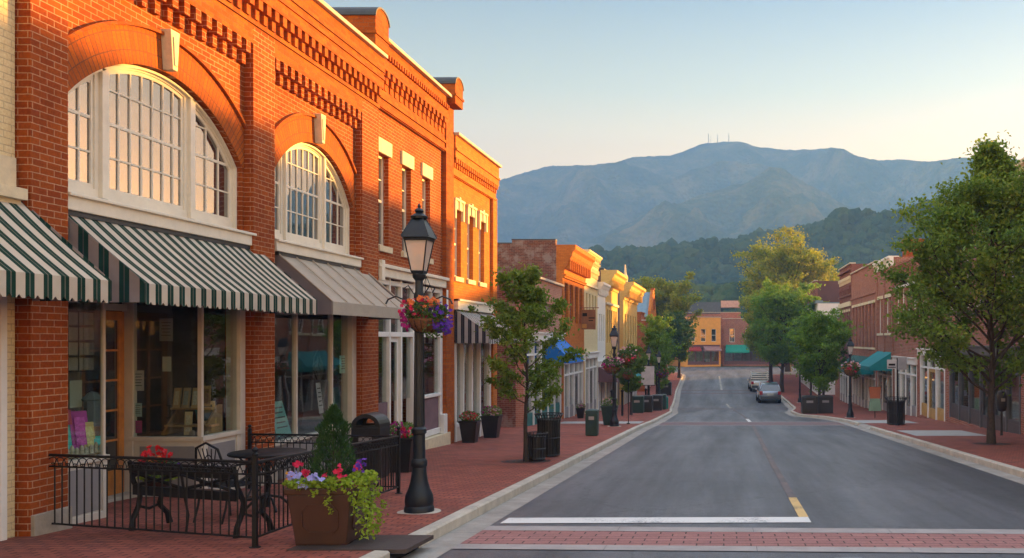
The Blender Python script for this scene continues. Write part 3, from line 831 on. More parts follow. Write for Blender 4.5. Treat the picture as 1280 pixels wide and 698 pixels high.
for i, (ua, ub, uc, hw, fn, a1, a2, c1, c2, nc7) in enumerate(bays):
    # voussoir ring and hood, cut plumb at the piers
    m = MB(); m.uv = []; n = 40; zc = fn(uc) - (fn(uc) - 0) ; Rr = (hw * hw + .94 ** 2) / (2 * .94); zc = 3.66 - Rr
    rows = 3
    for j in range(n + 1):
        u = ua - .04 + (ub - ua + .08) * j / n
        uin = min(max(u, ua), ub)
        zi = fn(uin) if ua <= u <= ub else 2.72
        zo = fn(u, .47)
        for q in range(rows + 1):
            z = zi + (zo - zi) * q / rows
            for ww in (.012, -.01):
                m.v.append((u, -ww, z)); th = math.atan2(u - uc, z - zc); r_ = math.hypot(u - uc, z - zc)
                m.uv.append((r_ - Rr + 1, th * Rr + 10))
    S = (rows + 1) * 2
    for j in range(n):
        for q in range(rows):
            a = j * S + q * 2; m.f.append((a, a + S, a + S + 2, a + 2))
        a = j * S + rows * 2; m.f.append((a, a + S, a + S + 1, a + 1)); a = j * S; m.f.append((a + 1, a + 1 + S, a + S, a))
    b1.b(m, 'brick_arch', M['arch'])
    m = MB(); hp = [(ua - .04 + (ub - ua + .08) * j / n) for j in range(n + 1)]
    m.holed([(u, fn(u, .475)) for u in hp] + [(u, fn(u, .52)) for u in hp[::-1]], [], .001, .06)
    b1.b(m, 'arch_hood', M['brick_b'])
    # keystone
    m = MB(); zk = fn(uc)
    m.prism([(uc - .055, zk + .02), (uc + .055, zk + .02), (uc + .105, zk + .56), (uc - .105, zk + .56)], .0, .15, lambda p_, q_, t_: (p_, -t_, q_))
    m.prism([(uc - .03, zk + .08), (uc + .03, zk + .08), (uc + .06, zk + .47), (uc - .06, zk + .47)], .15, .165, lambda p_, q_, t_: (p_, -t_, q_))
    b1.b(m, 'keystone', M['stone'], bevel=.008)
    # window
    m = MB(); w = -.12; fw = .075
    m.holed(arcpoly(ua + .003, ub - .003, 1.7, fn, -.003, 30),
            [arcpoly(ua + fw, a1 , 1.86, fn, -fw, 8), arcpoly(a2, c1, 1.86, fn, -fw, 16), arcpoly(c2, ub - fw, 1.86, fn, -fw, 8)], w - .08, w)
    m.holed(arcpoly(ua + .02, ub - .02, 1.72, fn, -.02, 30), [arcpoly(ua + .05, ub - .05, 1.75, fn, -.05, 30)], w, w + .05)
    for a, e in ((a1, a2), (c1, c2)): m.fb(a + .07, e - .07, w, w + .05, 1.76, fn((a + e) / 2, -.04))
    win = b1.b(m, 'window', M['white'])
    m = MB()
    for (x0, x1, cols, nr) in ((ua + fw, a1, 3, 4), (a2, c1, nc7, 4), (c2, ub - fw, 3, 4)):
        # sash surround
        m.holed(arcpoly(x0, x1, 1.86, fn, -fw, 10), [arcpoly(x0 + .045, x1 - .045, 1.92, fn, -fw - .05, 10)], w - .06, w - .02)
        for c in range(1, cols):
            u = x0 + (x1 - x0) * c / cols; m.fb(u - .012, u + .012, w - .055, w - .024, 1.9, fn(u, -fw - .03))
        for r in range(1, nr):
            z = 1.88 + (3.6 - 1.88) * r / nr
            us = [x0 + (x1 - x0) * t_ / 60 for t_ in range(61)]; us = [u for u in us if fn(u, -fw - .02) > z + .03]
            hh = .02 if r == 2 else .011
            if len(us) > 2: m.fb(us[0], us[-1], w - .053, w - .026, z - hh, z + hh)
    b1.b(m, 'muntins', M['white'], win)
    m = MB(); m.holed(arcpoly(ua + .02, ub - .02, 1.72, fn, -.02, 24), [], w - .05, w - .042); b1.b(m, 'pane', M['upglass'], win)
    m = MB(); m.fb(ua - .02, ub + .12, -.1, .13, 1.5, 1.71); m.fb(ua - .02, ub + .14, -.1, .17, 1.66, 1.7); b1.b(m, 'sill', M['white'], win, bevel=.008)
# pier caps above the parapet
def piercap(b, u0, u1, z0, z1, mat):
    uc = (u0 + u1) / 2; h = (u1 - u0) / 2
    pr = [(u0, z0), (u1, z0)] + [(uc + h * math.cos(PI * i / 12), z1 - h * .6 + h * .6 * math.sin(PI * i / 12)) for i in range(13)]
    m = MB(); m.prism(pr, -1.0, .38, lambda p_, q_, t_: (p_, -t_, q_)); m.fb(u0 - .03, u1 + .03, -.6, .41, z0 + .22, z0 + .28); o = b.b(m, 'pier_cap', mat)
    a = [(uc + (h + .04) * math.cos(PI * i / 12), z1 - h * .6 + (h * .6 + .04) * math.sin(PI * i / 12)) for i in range(13)]
    c = [(uc + (h + .005) * math.cos(PI * i / 12), z1 - h * .6 + (h * .6 + .005) * math.sin(PI * i / 12)) for i in range(13)]
    m = MB(); m.holed(a + c[::-1], [], -1.03, .40); b.b(m, 'metal_cap', M['darkroof'], o)
piercap(b1, U(19.2), U(19.95), 6.18, 7.0, M['brick_b'])
m = MB(); m.fb(U(18.2), U(19.15), -1.6, -.4, 6.0, 6.5); b1.b(m, 'roof_vent', M['darkroof'])
m = MB()
for a, e in ((9.955, 10.54), (14.64, 15.38), (19.06, 19.965)): m.fb(U(a), U(e), .01, .19, -2.95, g((a + e) / 2) - EYE + .24)
b1.b(m, 'plinth', M['plinth'], bevel=.01)
# awnings
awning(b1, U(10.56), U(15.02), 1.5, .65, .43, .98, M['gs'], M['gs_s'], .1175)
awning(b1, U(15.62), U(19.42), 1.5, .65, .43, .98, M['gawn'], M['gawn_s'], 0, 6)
m = MB(); m.fb(U(10.5), U(15.05), .005, .1, 1.44, 1.5); m.fb(U(15.6), U(19.4), .005, .1, 1.44, 1.5); b1.b(m, 'awning_rail', M['darkroof'])
# --- bay A shop
zf = g(12.5) - EYE; SB = -1.42
m = MB()
m.fb(U(10.53), U(10.6), -.2, .02, -2.4, 1.0); m.fb(U(11.36), U(11.40), -.05, -.01, SB, 1.0); m.fb(U(13.47), U(13.53), -.06, .0, SB, 1.0)
m.fb(U(14.5), U(14.65), -.2, .03, -2.45, 1.0); m.fb(U(13.46), U(13.56), -1.16, -1.0, -2.45, 1.0)
m.fb(U(12.42), U(12.5), -1.2, -1.08, -2.4, 1.0); m.fb(U(12.5), U(13.46), -1.2, -1.08, .42, .52)
m.fb(U(10.6), U(11.4), -.1, .01, .9, 1.0); m.fb(U(13.53), U(14.5), -.1, .01, .9, 1.0); m.fb(U(13.47), U(13.53), -1.0, -.06, .9, 1.0)
m.fb(U(10.56), U(11.42), -.14, .03, SB - .06, SB); m.fb(U(13.44), U(14.55), -.12, .04, SB - .06, SB); m.fb(U(13.44), U(13.56), -1.05, -.12, SB - .06, SB)
sf = b1.b(m, 'shopfront_frame', M['trim'], bevel=.004)
m = MB()
m.fb(U(10.6), U(11.4), -.12, -.01, -2.42, SB - .06); m.fb(U(10.6), U(11.4), -.01, .012, -2.42, -2.1); m.fb(U(13.50), U(14.52), -.12, .0, -2.48, SB - .06); m.fb(U(13.47), U(13.60), -1.08, -.0, -2.48, SB - .06)
m.fb(U(13.5), U(14.52), .0, .03, -2.48, -2.3); m.fb(U(13.43), U(13.47), -1.05, .03, -2.48, -2.3)
for a, e in ((10.6, 10.68), (11.32, 11.4)): m.fb(U(a), U(e), -.01, .011, -2.1, SB - .06)
for a, e in ((13.5, 13.6), (14.42, 14.52)): m.fb(U(a), U(e), .0, .02, -2.3, SB - .06)
m.prism([(U(11.38), -.08), (U(11.45), -.03), (U(12.48), -1.12), (U(12.42), -1.18)], -2.42, SB, lambda p_, q_, t_: (p_, -q_, t_))
b1.b(m, 'bulkhead', M['trim'], bevel=.004)
m = MB(); m.fb(U(10.7), U(11.3), -.01, -.004, -2.08, SB - .12); m.fb(U(13.64), U(14.38), .001, .006, -2.22, SB - .14); m.fb(U(13.461), U(13.469), -.9, -.1, -2.22, SB - .14)
b1.b(m, 'bulkhead_panel', M['greypan'])
m = MB(); m.fb(U(10.6), U(11.37), -.034, -.028, SB, .92); m.fb(U(13.53), U(14.5), -.034, -.028, SB, .92); m.fb(U(13.49), U(13.497), -1.0, -.05, SB, .92)
m.prism([(U(11.39), -.04), (U(11.397), -.036), (U(12.43), -1.1), (U(12.42), -1.104)], SB, .95, lambda p_, q_, t_: (p_, -q_, t_))
b1.b(m, 'display_glass', M['glass'])
# orange door
zd = g(13) - EYE + .05
m = MB(); m.holed(rect(U(12.5), U(13.44), zd, .41), [rect(U(12.62), U(12.94), zd + .35, .28), rect(U(13.0), U(13.32), zd + .35, .28)], -1.16, -1.11)
for i in range(1, 5):
    z = zd + .35 + (.28 - zd - .35) * i / 5; m.fb(U(12.62), U(13.32), -1.15, -1.118, z - .015, z + .015)
dr = b1.b(m, 'door', M['wood_door'], bevel=.004)
m = MB(); m.fb(U(12.6), U(13.34), -1.14, -1.134, zd + .33, .3); b1.b(m, 'pane', M['upglass2'], dr)
m = MB(); m.tube([(U(12.56), 1.10, zd + 1.0), (U(12.56), 1.04, zd + 1.0), (U(12.56), 1.04, zd + 1.2), (U(12.56), 1.10, zd + 1.2)], .012, 6); b1.b(m, 'handle', M['iron'], dr)
m = MB(); m.fb(U(12.48), U(13.46), -1.5, -.9, -2.5, zd); b1.b(m, 'door_step', M['concrete'])
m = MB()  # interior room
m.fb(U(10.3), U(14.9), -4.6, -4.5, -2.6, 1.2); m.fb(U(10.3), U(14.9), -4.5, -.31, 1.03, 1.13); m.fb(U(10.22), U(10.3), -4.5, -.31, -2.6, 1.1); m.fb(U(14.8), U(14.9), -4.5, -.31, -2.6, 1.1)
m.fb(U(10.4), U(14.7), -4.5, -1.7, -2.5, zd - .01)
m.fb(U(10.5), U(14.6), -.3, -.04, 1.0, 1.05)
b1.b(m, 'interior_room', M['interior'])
m = MB(); m.fb(U(10.56), U(11.37), -1.1, -.15, SB - .05, SB - .02); m.fb(U(13.6), U(14.6), -1.4, -.15, SB - .05, SB - .02); b1.b(m, 'display_platform', M['shelfm'])
m = MB()
for z in (-1.0, -.4, .2): m.fb(U(10.6), U(14.7), -4.3, -4.0, z, z + .04)
for a in (10.6, 11.6, 12.6, 13.6, 14.6): m.fb(U(a), U(a) + .05, -4.3, -4.0, -2.4, .8)
for i in range(70):
    a = U(10.7) + random.random() * 3.9; z = random.choice((-.96, -.36, .24)); m.fb(a, a + .04 + random.random() * .06, -4.25, -4.05, z, z + .2 + random.random() * .15)
m.fb(U(13.7), U(14.6), -2.2, -2.1, -1.0, .6)
b1.b(m, 'bookshelf', M['shelfm'])
# --- bay B shop
m = MB(); SB2 = -1.75
m.fb(U(15.38), U(15.48), -.2, .02, -2.6, 1.0); m.fb(U(18.86), U(19.07), -.2, .03, -2.7, 1.0); m.fb(U(16.5), U(16.56), -.1, -.02, SB2, .95); m.fb(U(18.0), U(18.06), -.1, -.02, SB2, .95)
m.fb(U(15.48), U(18.9), -.1, .02, .9, 1.0); m.fb(U(15.48), U(18.9), -.14, .03, SB2 - .06, SB2)
b1.b(m, 'shopfront_frame', M['trim'], bevel=.004)
m = MB(); m.fb(U(15.48), U(18.88), -.12, -.02, -2.7, SB2 - .06); b1.b(m, 'bulkhead', M['greypan'])
m = MB(); m.fb(U(15.48), U(18.88), -.07, -.063, SB2, .92); b1.b(m, 'display_glass', M['glass'])
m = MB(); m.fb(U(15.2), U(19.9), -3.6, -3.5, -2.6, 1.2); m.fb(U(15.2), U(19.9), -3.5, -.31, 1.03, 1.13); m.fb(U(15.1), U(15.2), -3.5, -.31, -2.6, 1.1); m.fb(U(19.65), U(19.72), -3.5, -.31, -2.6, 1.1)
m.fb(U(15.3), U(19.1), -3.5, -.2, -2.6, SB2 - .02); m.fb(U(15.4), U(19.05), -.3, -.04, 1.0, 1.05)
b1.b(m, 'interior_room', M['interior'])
m = MB(); m.fb(U(18.3), U(19.0), -2.5, -2.4, SB2, .8); m.fb(U(15.6), U(16.0), -2.0, -1.9, SB2, .6); b1.b(m, 'display_screen', M['interior2'])

# ---------- B2 three narrow windows, white shopfront
b2 = Bld('brick_shop_building', 'l', 20.0, 25.66, 'red brick building with three narrow windows under plain cream lintels, cream shopfront')
U = b2.u
b2.shell(6.0, 14, M['brick'])
wins = [(20.36, 20.98), (21.86, 22.48), (23.32, 23.94)]
b2.front(5.1, [rect(U(a), U(e), 2.1, 4.16) for a, e in wins] + [rect(U(20.1), U(24.95), -2.95, 1.4)], M['brick'], z0=-3.2)
for a, e in wins: sash(b2, U(a), U(e), 2.1, 4.16, lint=(M['stone'], .32, False), sill=M['stone'])
m = MB(); m.fb(U(24.95), U(25.64), .003, .12, -3.2, 6.4); m.fb(.006, b2.L - .006, -.3, .08, 5.103, 5.62); m.fb(.006, b2.L - .75, -.3, .18, 5.97, 6.55)
m.fb(.004, b2.L - .72, .08, .12, 5.12, 5.19); m.fb(.004, b2.L - .72, .08, .12, 5.33, 5.4); m.fb(.008, b2.L - .74, -.3, .079, 5.62, 5.97)
b2.b(m, 'parapet_wall', M['brick_b'])
dentils(b2, .05, b2.L - .78, 5.55, 5.98, .07, .178, .33, M['brick_b'], .5, 3)
dentils(b2, .05, b2.L - .78, 6.2, 6.32, .17, .24, .16, M['brick_b'], .5, 1)
coping(b2, 6.55, u1=b2.L - .72, w1=.3, t=.08)
piercap(b2, U(24.9), U(25.62), 6.4, 7.15, M['brick_b'])
m = MB(); m.fb(.02, U(25.0), .0, .12, 1.4, 1.62); m.fb(.0, U(25.05), .0, .18, 1.6, 1.68); m.fb(U(20.06), U(20.24), .12, .2, 1.3, 1.75); b2.b(m, 'shop_cornice', M['white'], bevel=.01)
m = MB()
for a, e in ((20.1, 20.24), (21.0, 21.08), (21.75, 21.83), (22.6, 22.78), (24.75, 24.95)): m.fb(U(a), U(e), -.16, .02, -2.95, 1.4)
for z in (1.3, .12): m.fb(U(20.12), U(24.94), -.14, .01, z - .05, z + .06)
for a in (23.5, 24.1): m.fb(U(a), U(a) + .05, -.12, .0, .12, 1.3)
m.fb(U(22.7), U(24.8), -.14, .03, -1.5, -1.42); m.fb(U(22.7), U(24.8), -.14, .02, -2.5, -2.35)
b2.b(m, 'shopfront_frame', M['white2'], bevel=.006)
m = MB(); m.fb(U(24.72), U(25.0), .02, .14, -3.0, -2.0); m.fb(U(24.96), U(25.12), .02, .13, .6, 1.36); b2.b(m, 'pilaster_foot', M['white2'], bevel=.02)
m = MB(); m.fb(U(20.24), U(24.75), -.09, -.08, .18, 1.25); b2.b(m, 'transom_curtain', M['purple'])
m = MB(); m.fb(U(20.24), U(24.75), -.06, -.053, .18, 1.25); m.fb(U(20.24), U(24.75), -.06, -.053, -1.42, .08); b2.b(m, 'display_glass', M['glass'])
m = MB(); m.fb(U(22.78), U(24.75), -.12, -.03, -2.35, -1.5); m.fb(U(20.24), U(21.0), -.12, -.03, -2.9, -1.42); b2.b(m, 'bulkhead', plain('mauve_panel', (.17, .1, .12), .6))
m = MB(); m.holed(rect(U(21.08), U(21.75), -2.75, .07), [rect(U(21.18), U(21.65), -2.0, -.05)], -.1, -.05); b2.b(m, 'door', M['white2'])
m = MB(); m.fb(.3, b2.L - .3, -3, -2.9, -3, 1.5); m.fb(.3, b2.L - .3, -2.9, -.31, 1.42, 1.5); b2.b(m, 'interior_room', M['interior2'])
m = MB(); m.fb(U(22.6), U(25.2), -.1, .16, b2.bot, -2.52); m.fb(.0, U(21.0), -.1, .1, b2.bot, -2.5); b2.b(m, 'plinth', M['stone'])

# ---------- B3 orange-lit building with eared lintels
b3 = Bld('eared_lintel_building', 'l', 25.68, 30.64, 'bright brick building with three windows under ornate cream lintels and navy striped awning')
U = b3.u
b3.shell(5.2, 14, M['brick_or'])
wins = [(26.1, 26.75), (27.4, 28.05), (28.7, 29.35)]
b3.front(4.6, [rect(U(a), U(e), 1.8, 3.72) for a, e in wins] + [rect(U(26.1), U(30.1), -3.1, .9)], M['brick_or'], z0=-3.4)
for a, e in wins: sash(b3, U(a), U(e), 1.8, 3.72, lint=(M['stone'], .3, True), sill=M['stone'])
m = MB(); m.fb(.006, b3.L - .006, -.3, .06, 4.603, 5.1); m.fb(.006, b3.L - .006, -.3, .16, 5.104, 5.72); m.fb(.004, b3.L - .004, .06, .1, 4.62, 4.69); m.fb(U(30.1), U(30.62), .003, .1, -3.4, 4.6)
m.fb(.004, b3.L - .004, .15, .2, 5.3, 5.37)
b3.b(m, 'parapet_wall', M['brick_or'])
dentils(b3, .05, b3.L - .05, 4.85, 5.1, .05, .158, .22, M['brick_or'], .5, 2)
coping(b3, 5.72, w1=.26, t=.08)
m = MB(); m.fb(U(26.0), U(30.2), 0, .14, .86, 1.16); m.fb(U(26.0), U(30.2), 0, .19, 1.1, 1.16); b3.b(m, 'shop_cornice', M['white'])
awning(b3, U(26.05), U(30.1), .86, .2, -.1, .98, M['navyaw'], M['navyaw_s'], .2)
m = MB()
for a, e in ((26.1, 26.25), (26.9, 27.0), (27.8, 27.95), (28.7, 28.85), (29.9, 30.1)): m.fb(U(a), U(e), -.14, .03, -3.1, .9)
m.fb(U(26.1), U(30.1), -.12, .02, -2.5, -2.4); m.fb(U(26.1), U(30.1), -.12, .02, .75, .9)
b3.b(m, 'shopfront_frame', M['white2'])
m = MB(); m.fb(U(26.25), U(29.9), -.07, -.06, -2.4, .75); b3.b(m, 'display_glass', M['glass'])
m = MB(); m.fb(U(26.25), U(27.8), -.12, -.03, -3.2, -2.5); m.fb(U(28.85), U(29.9), -.12, -.03, -3.2, -2.5); b3.b(m, 'bulkhead', M['trim'])
m = MB(); m.fb(.3, b3.L - .3, -3, -2.9, -3.3, 1); m.fb(.3, b3.L - .3, -2.9, -.31, .92, 1.0); b3.b(m, 'interior_room', M['interior2'])

# ---------- generic row building
def rowb(name, side, y0, y1, ztop, mat, label, nwin=3, wz=None, ww=.8, wcols=(2, 4), cornice=None, shop=None, aw=None, depth=14, sm=None, x=None, frame=None,
         sidem=None, fm=None, loc=None, rot=None, cat='building', strings=(), shop_h=3.0, gm=None, arched=0, winsill=None, dent=None, lint=None, pilasters=0):
    b = Bld(name, side, y0, y1, label, cat, x=x, loc=loc, rot=rot)
    gz = g((y0 + y1) / 2) - EYE if side in 'lr' else b.r.location.z - EYE
    b.shell(ztop, depth, mat, side_mat=sidem)
    L_ = b.L; holes = []; sh = None
    zs = gz + shop_h
    if shop: sh = (.35, L_ - .35); holes.append(rect(sh[0], sh[1], gz - .02 if False else gz + .02, zs - .15))
    wl = []
    if nwin and wz:
        p = (L_ - .6) / nwin
        for i in range(nwin):
            c = .3 + p * (i + .5); wl.append((c - ww / 2, c + ww / 2)); 
            z1 = wz[1]
            if arched:
                n = 8; uc = c; h = ww / 2
                holes.append([(c - h, wz[0]), (c + h, wz[0])] + [(uc + h * math.cos(PI * q / n), z1 - arched + arched * math.sin(PI * q / n)) for q in range(n + 1)])
            else: holes.append(rect(c - ww / 2, c + ww / 2, wz[0], z1))
    b.front(ztop, holes, mat)
    for a, e in wl: sash(b, a, e, wz[0], wz[1], cols=wcols[0], rows=wcols[1], fm=fm or M['white2'], gm=gm or M['upglass2'], sill=winsill, lint=lint, simple=wcols[0] < 2, arched=arched, fw=.07)
    for z, h, w, mm in strings:
        m = MB(); m.fb(.01, L_ - .01, .001, w, z, z + h); b.b(m, 'string_course', mm or mat)
    if pilasters:
        m = MB()
        for i in range(pilasters + 1):
            c = min(max(L_ * i / pilasters, .2), L_ - .2); m.fb(c - .18, c + .18, .003, .08, zs + .1, ztop - .6)
        b.b(m, 'pilaster', mat)
    if cornice:
        cd, ch, cm = cornice   # depth, height, material : stepped, flaring
        m = MB(); st = 4
        pr = [(-.3, ztop - .0 + .05), (-.3, ztop - ch * .2)]
        pr = [(-.32, ztop + .06), (cd, ztop + .06), (cd, ztop - ch * .12), (cd * .8, ztop - ch * .2), (cd * .72, ztop - ch * .36), (cd * .45, ztop - ch * .55), (cd * .3, ztop - ch * .72), (.1, ztop - ch * .8), (.08, ztop - ch), (.002, ztop - ch), (.002, ztop + .002), (-.32, ztop + .002)]
        m.prism(pr, -.02 if cd > .3 else .01, L_ + (.02 if cd > .3 else -.01), lambda p_, q_, t_: (t_, -p_, q_)); b.b(m, 'cornice', cm)
        if cd > .25:
            m = MB(); n = max(3, int(L_ / .6))
            for i in range(n + 1):
                c = .12 + (L_ - .24) * i / n; m.fb(c - .06, c + .06, .05, cd * .6, ztop - ch * .85, ztop - ch * .45)
            b.b(m, 'bracket', cm)
    else:
        coping(b, ztop, w1=.12, t=.1)
    if dent: dentils(b, .1, L_ - .1, dent[0], dent[1], 0, dent[2], dent[3], dent[4] if len(dent) > 4 else mat, .5, 2)
    if shop:
        fmat, bmat = shop
        m = MB(); n = max(3, int(L_ / 1.5)); a0, a1 = sh; doorn = n // 2
        m.fb(a0 - .15, a1 + .15, .004, .13, zs - .25, zs + .06); m.fb(a0 - .15, a1 + .15, .004, .2, zs + .04, zs + .1)
        xs_ = [a0 + (a1 - a0) * i / n for i in range(n + 1)]
        for i, xx in enumerate(xs_):
            c = min(max(xx, a0 + .08), a1 - .08); m.fb(c - .07, c + .07, -.16, .02, gz, zs - .25)
        m.fb(a0, a1, -.12, .01, zs - .85, zs - .77); m.fb(a0, a1, -.12, .0, zs - .3, zs - .2)
        b.b(m, 'shopfront_frame', fmat)
        m = MB(); mm = MB()
        for i in range(n):
            if i == doorn: continue
            mm.fb(xs_[i] + .07, xs_[i + 1] - .07, -.1, -.03, gz - .1, gz + .62)
            mm.fb(xs_[i] + .2, xs_[i + 1] - .2, -.03, -.012, gz + .12, gz + .5)
        b.b(mm, 'bulkhead', bmat)
        m.fb(a0 + .02, a1 - .02, -.09, -.083, gz + .05, zs - .2); b.b(m, 'display_glass', M['glass'])
        m = MB(); m.holed(rect(xs_[doorn] + .07, xs_[doorn + 1] - .07, gz + .03, zs - .85), [rect(xs_[doorn] + .2, xs_[doorn + 1] - .2, gz + .5, zs - 1.0)], -.075, -.03); b.b(m, 'door', bmat)
        m = MB(); m.fb(.3, L_ - .3, -2.6, -2.5, gz - .2, zs); m.fb(.3, L_ - .3, -2.5, -.31, zs - .12, zs); m.fb(.3, L_ - .3, -2.5, -.31, gz - .1, gz + .03)
        for q in range(int(L_ * 1.2)):
            c = .6 + random.random() * (L_ - 1.4); h = .3 + random.random() * .9; m.fb(c, c + .2 + random.random() * .4, -1.2 - random.random() * .6, -.7, gz, gz + h)
        b.b(m, 'interior_room', M['interior2'])
    for A in (aw or []):
        awning(b, A[0], A[1], zs + A[2], zs + A[3], zs + A[3] - .22, A[4], A[5], A[6] if len(A) > 6 else A[5], .2)
    return b
WS = (M['white2'], M['greypan'])
# left row
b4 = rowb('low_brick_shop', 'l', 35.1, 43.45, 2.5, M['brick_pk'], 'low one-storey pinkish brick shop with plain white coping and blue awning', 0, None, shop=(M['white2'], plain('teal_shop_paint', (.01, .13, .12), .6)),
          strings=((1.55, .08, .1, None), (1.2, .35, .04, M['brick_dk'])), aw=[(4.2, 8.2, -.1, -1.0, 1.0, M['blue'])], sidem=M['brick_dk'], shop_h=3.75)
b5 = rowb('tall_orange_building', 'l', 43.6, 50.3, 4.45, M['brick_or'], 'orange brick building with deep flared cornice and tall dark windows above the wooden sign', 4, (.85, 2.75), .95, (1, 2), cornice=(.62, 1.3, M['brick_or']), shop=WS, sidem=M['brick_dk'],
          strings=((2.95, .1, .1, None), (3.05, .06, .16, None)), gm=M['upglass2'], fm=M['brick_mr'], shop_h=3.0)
m = MB(); m.fb(.01, .38, -7, -.34, 4.44, 4.55); m.fb(.01, .38, -2.4, -.34, 4.56, 4.72); b5.b(m, 'side_wall', M['brick_dk']); m = MB(); m.fb(.0, .4, -7, -2.42, 4.552, 4.61); m.fb(.0, .4, -2.42, -.33, 4.722, 4.78); b5.b(m, 'roof_edge', M['darkroof'])
# the projecting wooden sign
m = MB(); uu = b5.u(48.9); m.fb(uu - .05, uu + .05, .08, .82, .55, 1.6); m.fb(uu - .02, uu + .02, 0, 1.0, 1.68, 1.72); m.fb(uu - .02, uu + .02, .2, .23, 1.6, 1.7); m.fb(uu - .02, uu + .02, .7, .73, 1.6, 1.7)
sg = b5.b(m, 'hanging_sign', M['ltwood'] if False else plain('brown_sign_board', (.26, .12, .055), .7, .2, 3))
m = MB(); q = uu - .056; m.fb(q, q + .004, .14, .38, 1.25, 1.42); m.fb(q, q + .004, .46, .78, 1.13, 1.19); m.fb(q, q + .004, .46, .7, 1.0, 1.05); b5.b(m, 'sign_mark', M['iron'], sg)
m = MB(); m.fb(q, q + .004, .12, .36, .62, .84); b5.b(m, 'sign_mark', plain('ochre_mark', (.5, .25, .05)), sg)
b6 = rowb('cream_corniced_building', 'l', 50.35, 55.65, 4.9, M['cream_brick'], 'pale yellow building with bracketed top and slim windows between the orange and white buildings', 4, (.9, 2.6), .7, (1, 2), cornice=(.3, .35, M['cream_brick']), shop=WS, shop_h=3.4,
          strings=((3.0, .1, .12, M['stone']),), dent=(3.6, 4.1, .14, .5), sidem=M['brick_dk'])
m = MB(); m.fb(.1, b6.L - .1, .004, .06, 4.12, 4.5); b6.b(m, 'frieze', M['cream_brick'])
dentils(b6, .1, b6.L - .1, 4.25, 4.5, .05, .2, .5, M['cream_brick'])
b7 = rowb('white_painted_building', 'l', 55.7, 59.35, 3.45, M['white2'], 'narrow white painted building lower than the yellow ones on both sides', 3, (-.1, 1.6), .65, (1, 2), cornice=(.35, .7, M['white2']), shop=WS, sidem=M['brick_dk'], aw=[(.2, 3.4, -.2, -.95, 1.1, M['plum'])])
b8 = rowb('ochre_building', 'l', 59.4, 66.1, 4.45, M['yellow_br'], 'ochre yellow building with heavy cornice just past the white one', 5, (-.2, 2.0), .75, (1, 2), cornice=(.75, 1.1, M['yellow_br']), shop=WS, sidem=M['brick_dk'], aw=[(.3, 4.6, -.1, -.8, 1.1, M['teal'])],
          strings=((2.3, .15, .12, M['stone']),))
m = MB(); m.fb(.05, 3.0, -4, -.1, 4.5, 4.62); b8.b(m, 'roof_edge', M['darkroof'])
b9 = rowb('yellow_parapet_building', 'l', 70.0, 81.0, 4.35, M['yellow_br'], 'yellow fronted building with grey side wall, farthest of the tall left row', 5, (-.6, 2.0), .9, (1, 2), cornice=(.8, 1.3, M['yellow_br']), shop=WS, sidem=plain('grey_rendered_wall', (.23, .19, .16), .9, .2, 2), aw=[(.5, 5, -.2, -.9, 1.1, M['teal'])])
m = MB(); m.lathe([(.18, 0), (.22, .5), (.1, .8), (.04, 1.5)], 2.2, .1, 4.4, 8); b9.b(m, 'finial', M['stone'])
b10 = rowb('low_dark_brick_shop', 'l', 88.8, 96.0, 1.85, M['brick'], 'low brick shop with chimney in front of the blue-grey roofed building', 3, (-.9, .6), .8, (1, 2), shop=WS, depth=9)
m = MB(); m.fb(.6, 4.2, -3.5, -.4, 1.8, 2.6); m.fb(.5, 4.3, -3.6, -.3, 2.6, 2.72); b10.b(m, 'chimney', M['brick'])
# gabled building with a metal roof
b11 = Bld('gabled_building', 'l', 96.2, 104, 'brick gabled building with blue-grey metal roof and stepped gable beside the big left tree')
L_ = b11.L
m = MB(); gz = g(100) - EYE
m.prism([(.0, b11.bot), (L_, b11.bot), (L_, 3.0), (L_ / 2 + .6, 5.4), (L_ / 2 - .6, 5.4), (.0, 3.0)], -.3, .0, lambda p_, q_, t_: (p_, -t_, q_)); b11.b(m, 'gable_wall', M['brick_or'])
m = MB(); m.fb(0, .3, -12, -.3, b11.bot, 2.5); m.fb(L_ - .3, L_, -12, -.3, b11.bot, 2.5); b11.b(m, 'side_wall', M['brick'])
m = MB(); m.prism([(-.3, 2.35), (L_ / 2, 5.0), (L_ + .3, 2.35), (L_ + .3, 2.5), (L_ / 2, 5.18), (-.3, 2.5)], -12, -.31, lambda p_, q_, t_: (p_, -t_, q_))
for i in range(24): 
    w_ = -12 + i * .5; m.tube([(-.3, -w_, 2.53), (L_ / 2, -w_, 5.2)], .02, 4)
b11.b(m, 'roof', M['bluegrey'])
for c in (L_ * .3, L_ * .7): sash(b11, c - .4, c + .4, .4, 2.2, w=.03, cols=1, rows=2, fm=M['white2'], gm=M['upglass2'], simple=True)
m = MB(); m.fb(L_ / 2 - .35, L_ / 2 + .35, 0, .12, 3.2, 4.4); m.fb(L_ / 2 - .5, L_ / 2 + .5, -.3, .1, 5.4, 5.6); b11.b(m, 'gable_ornament', M['brick'])

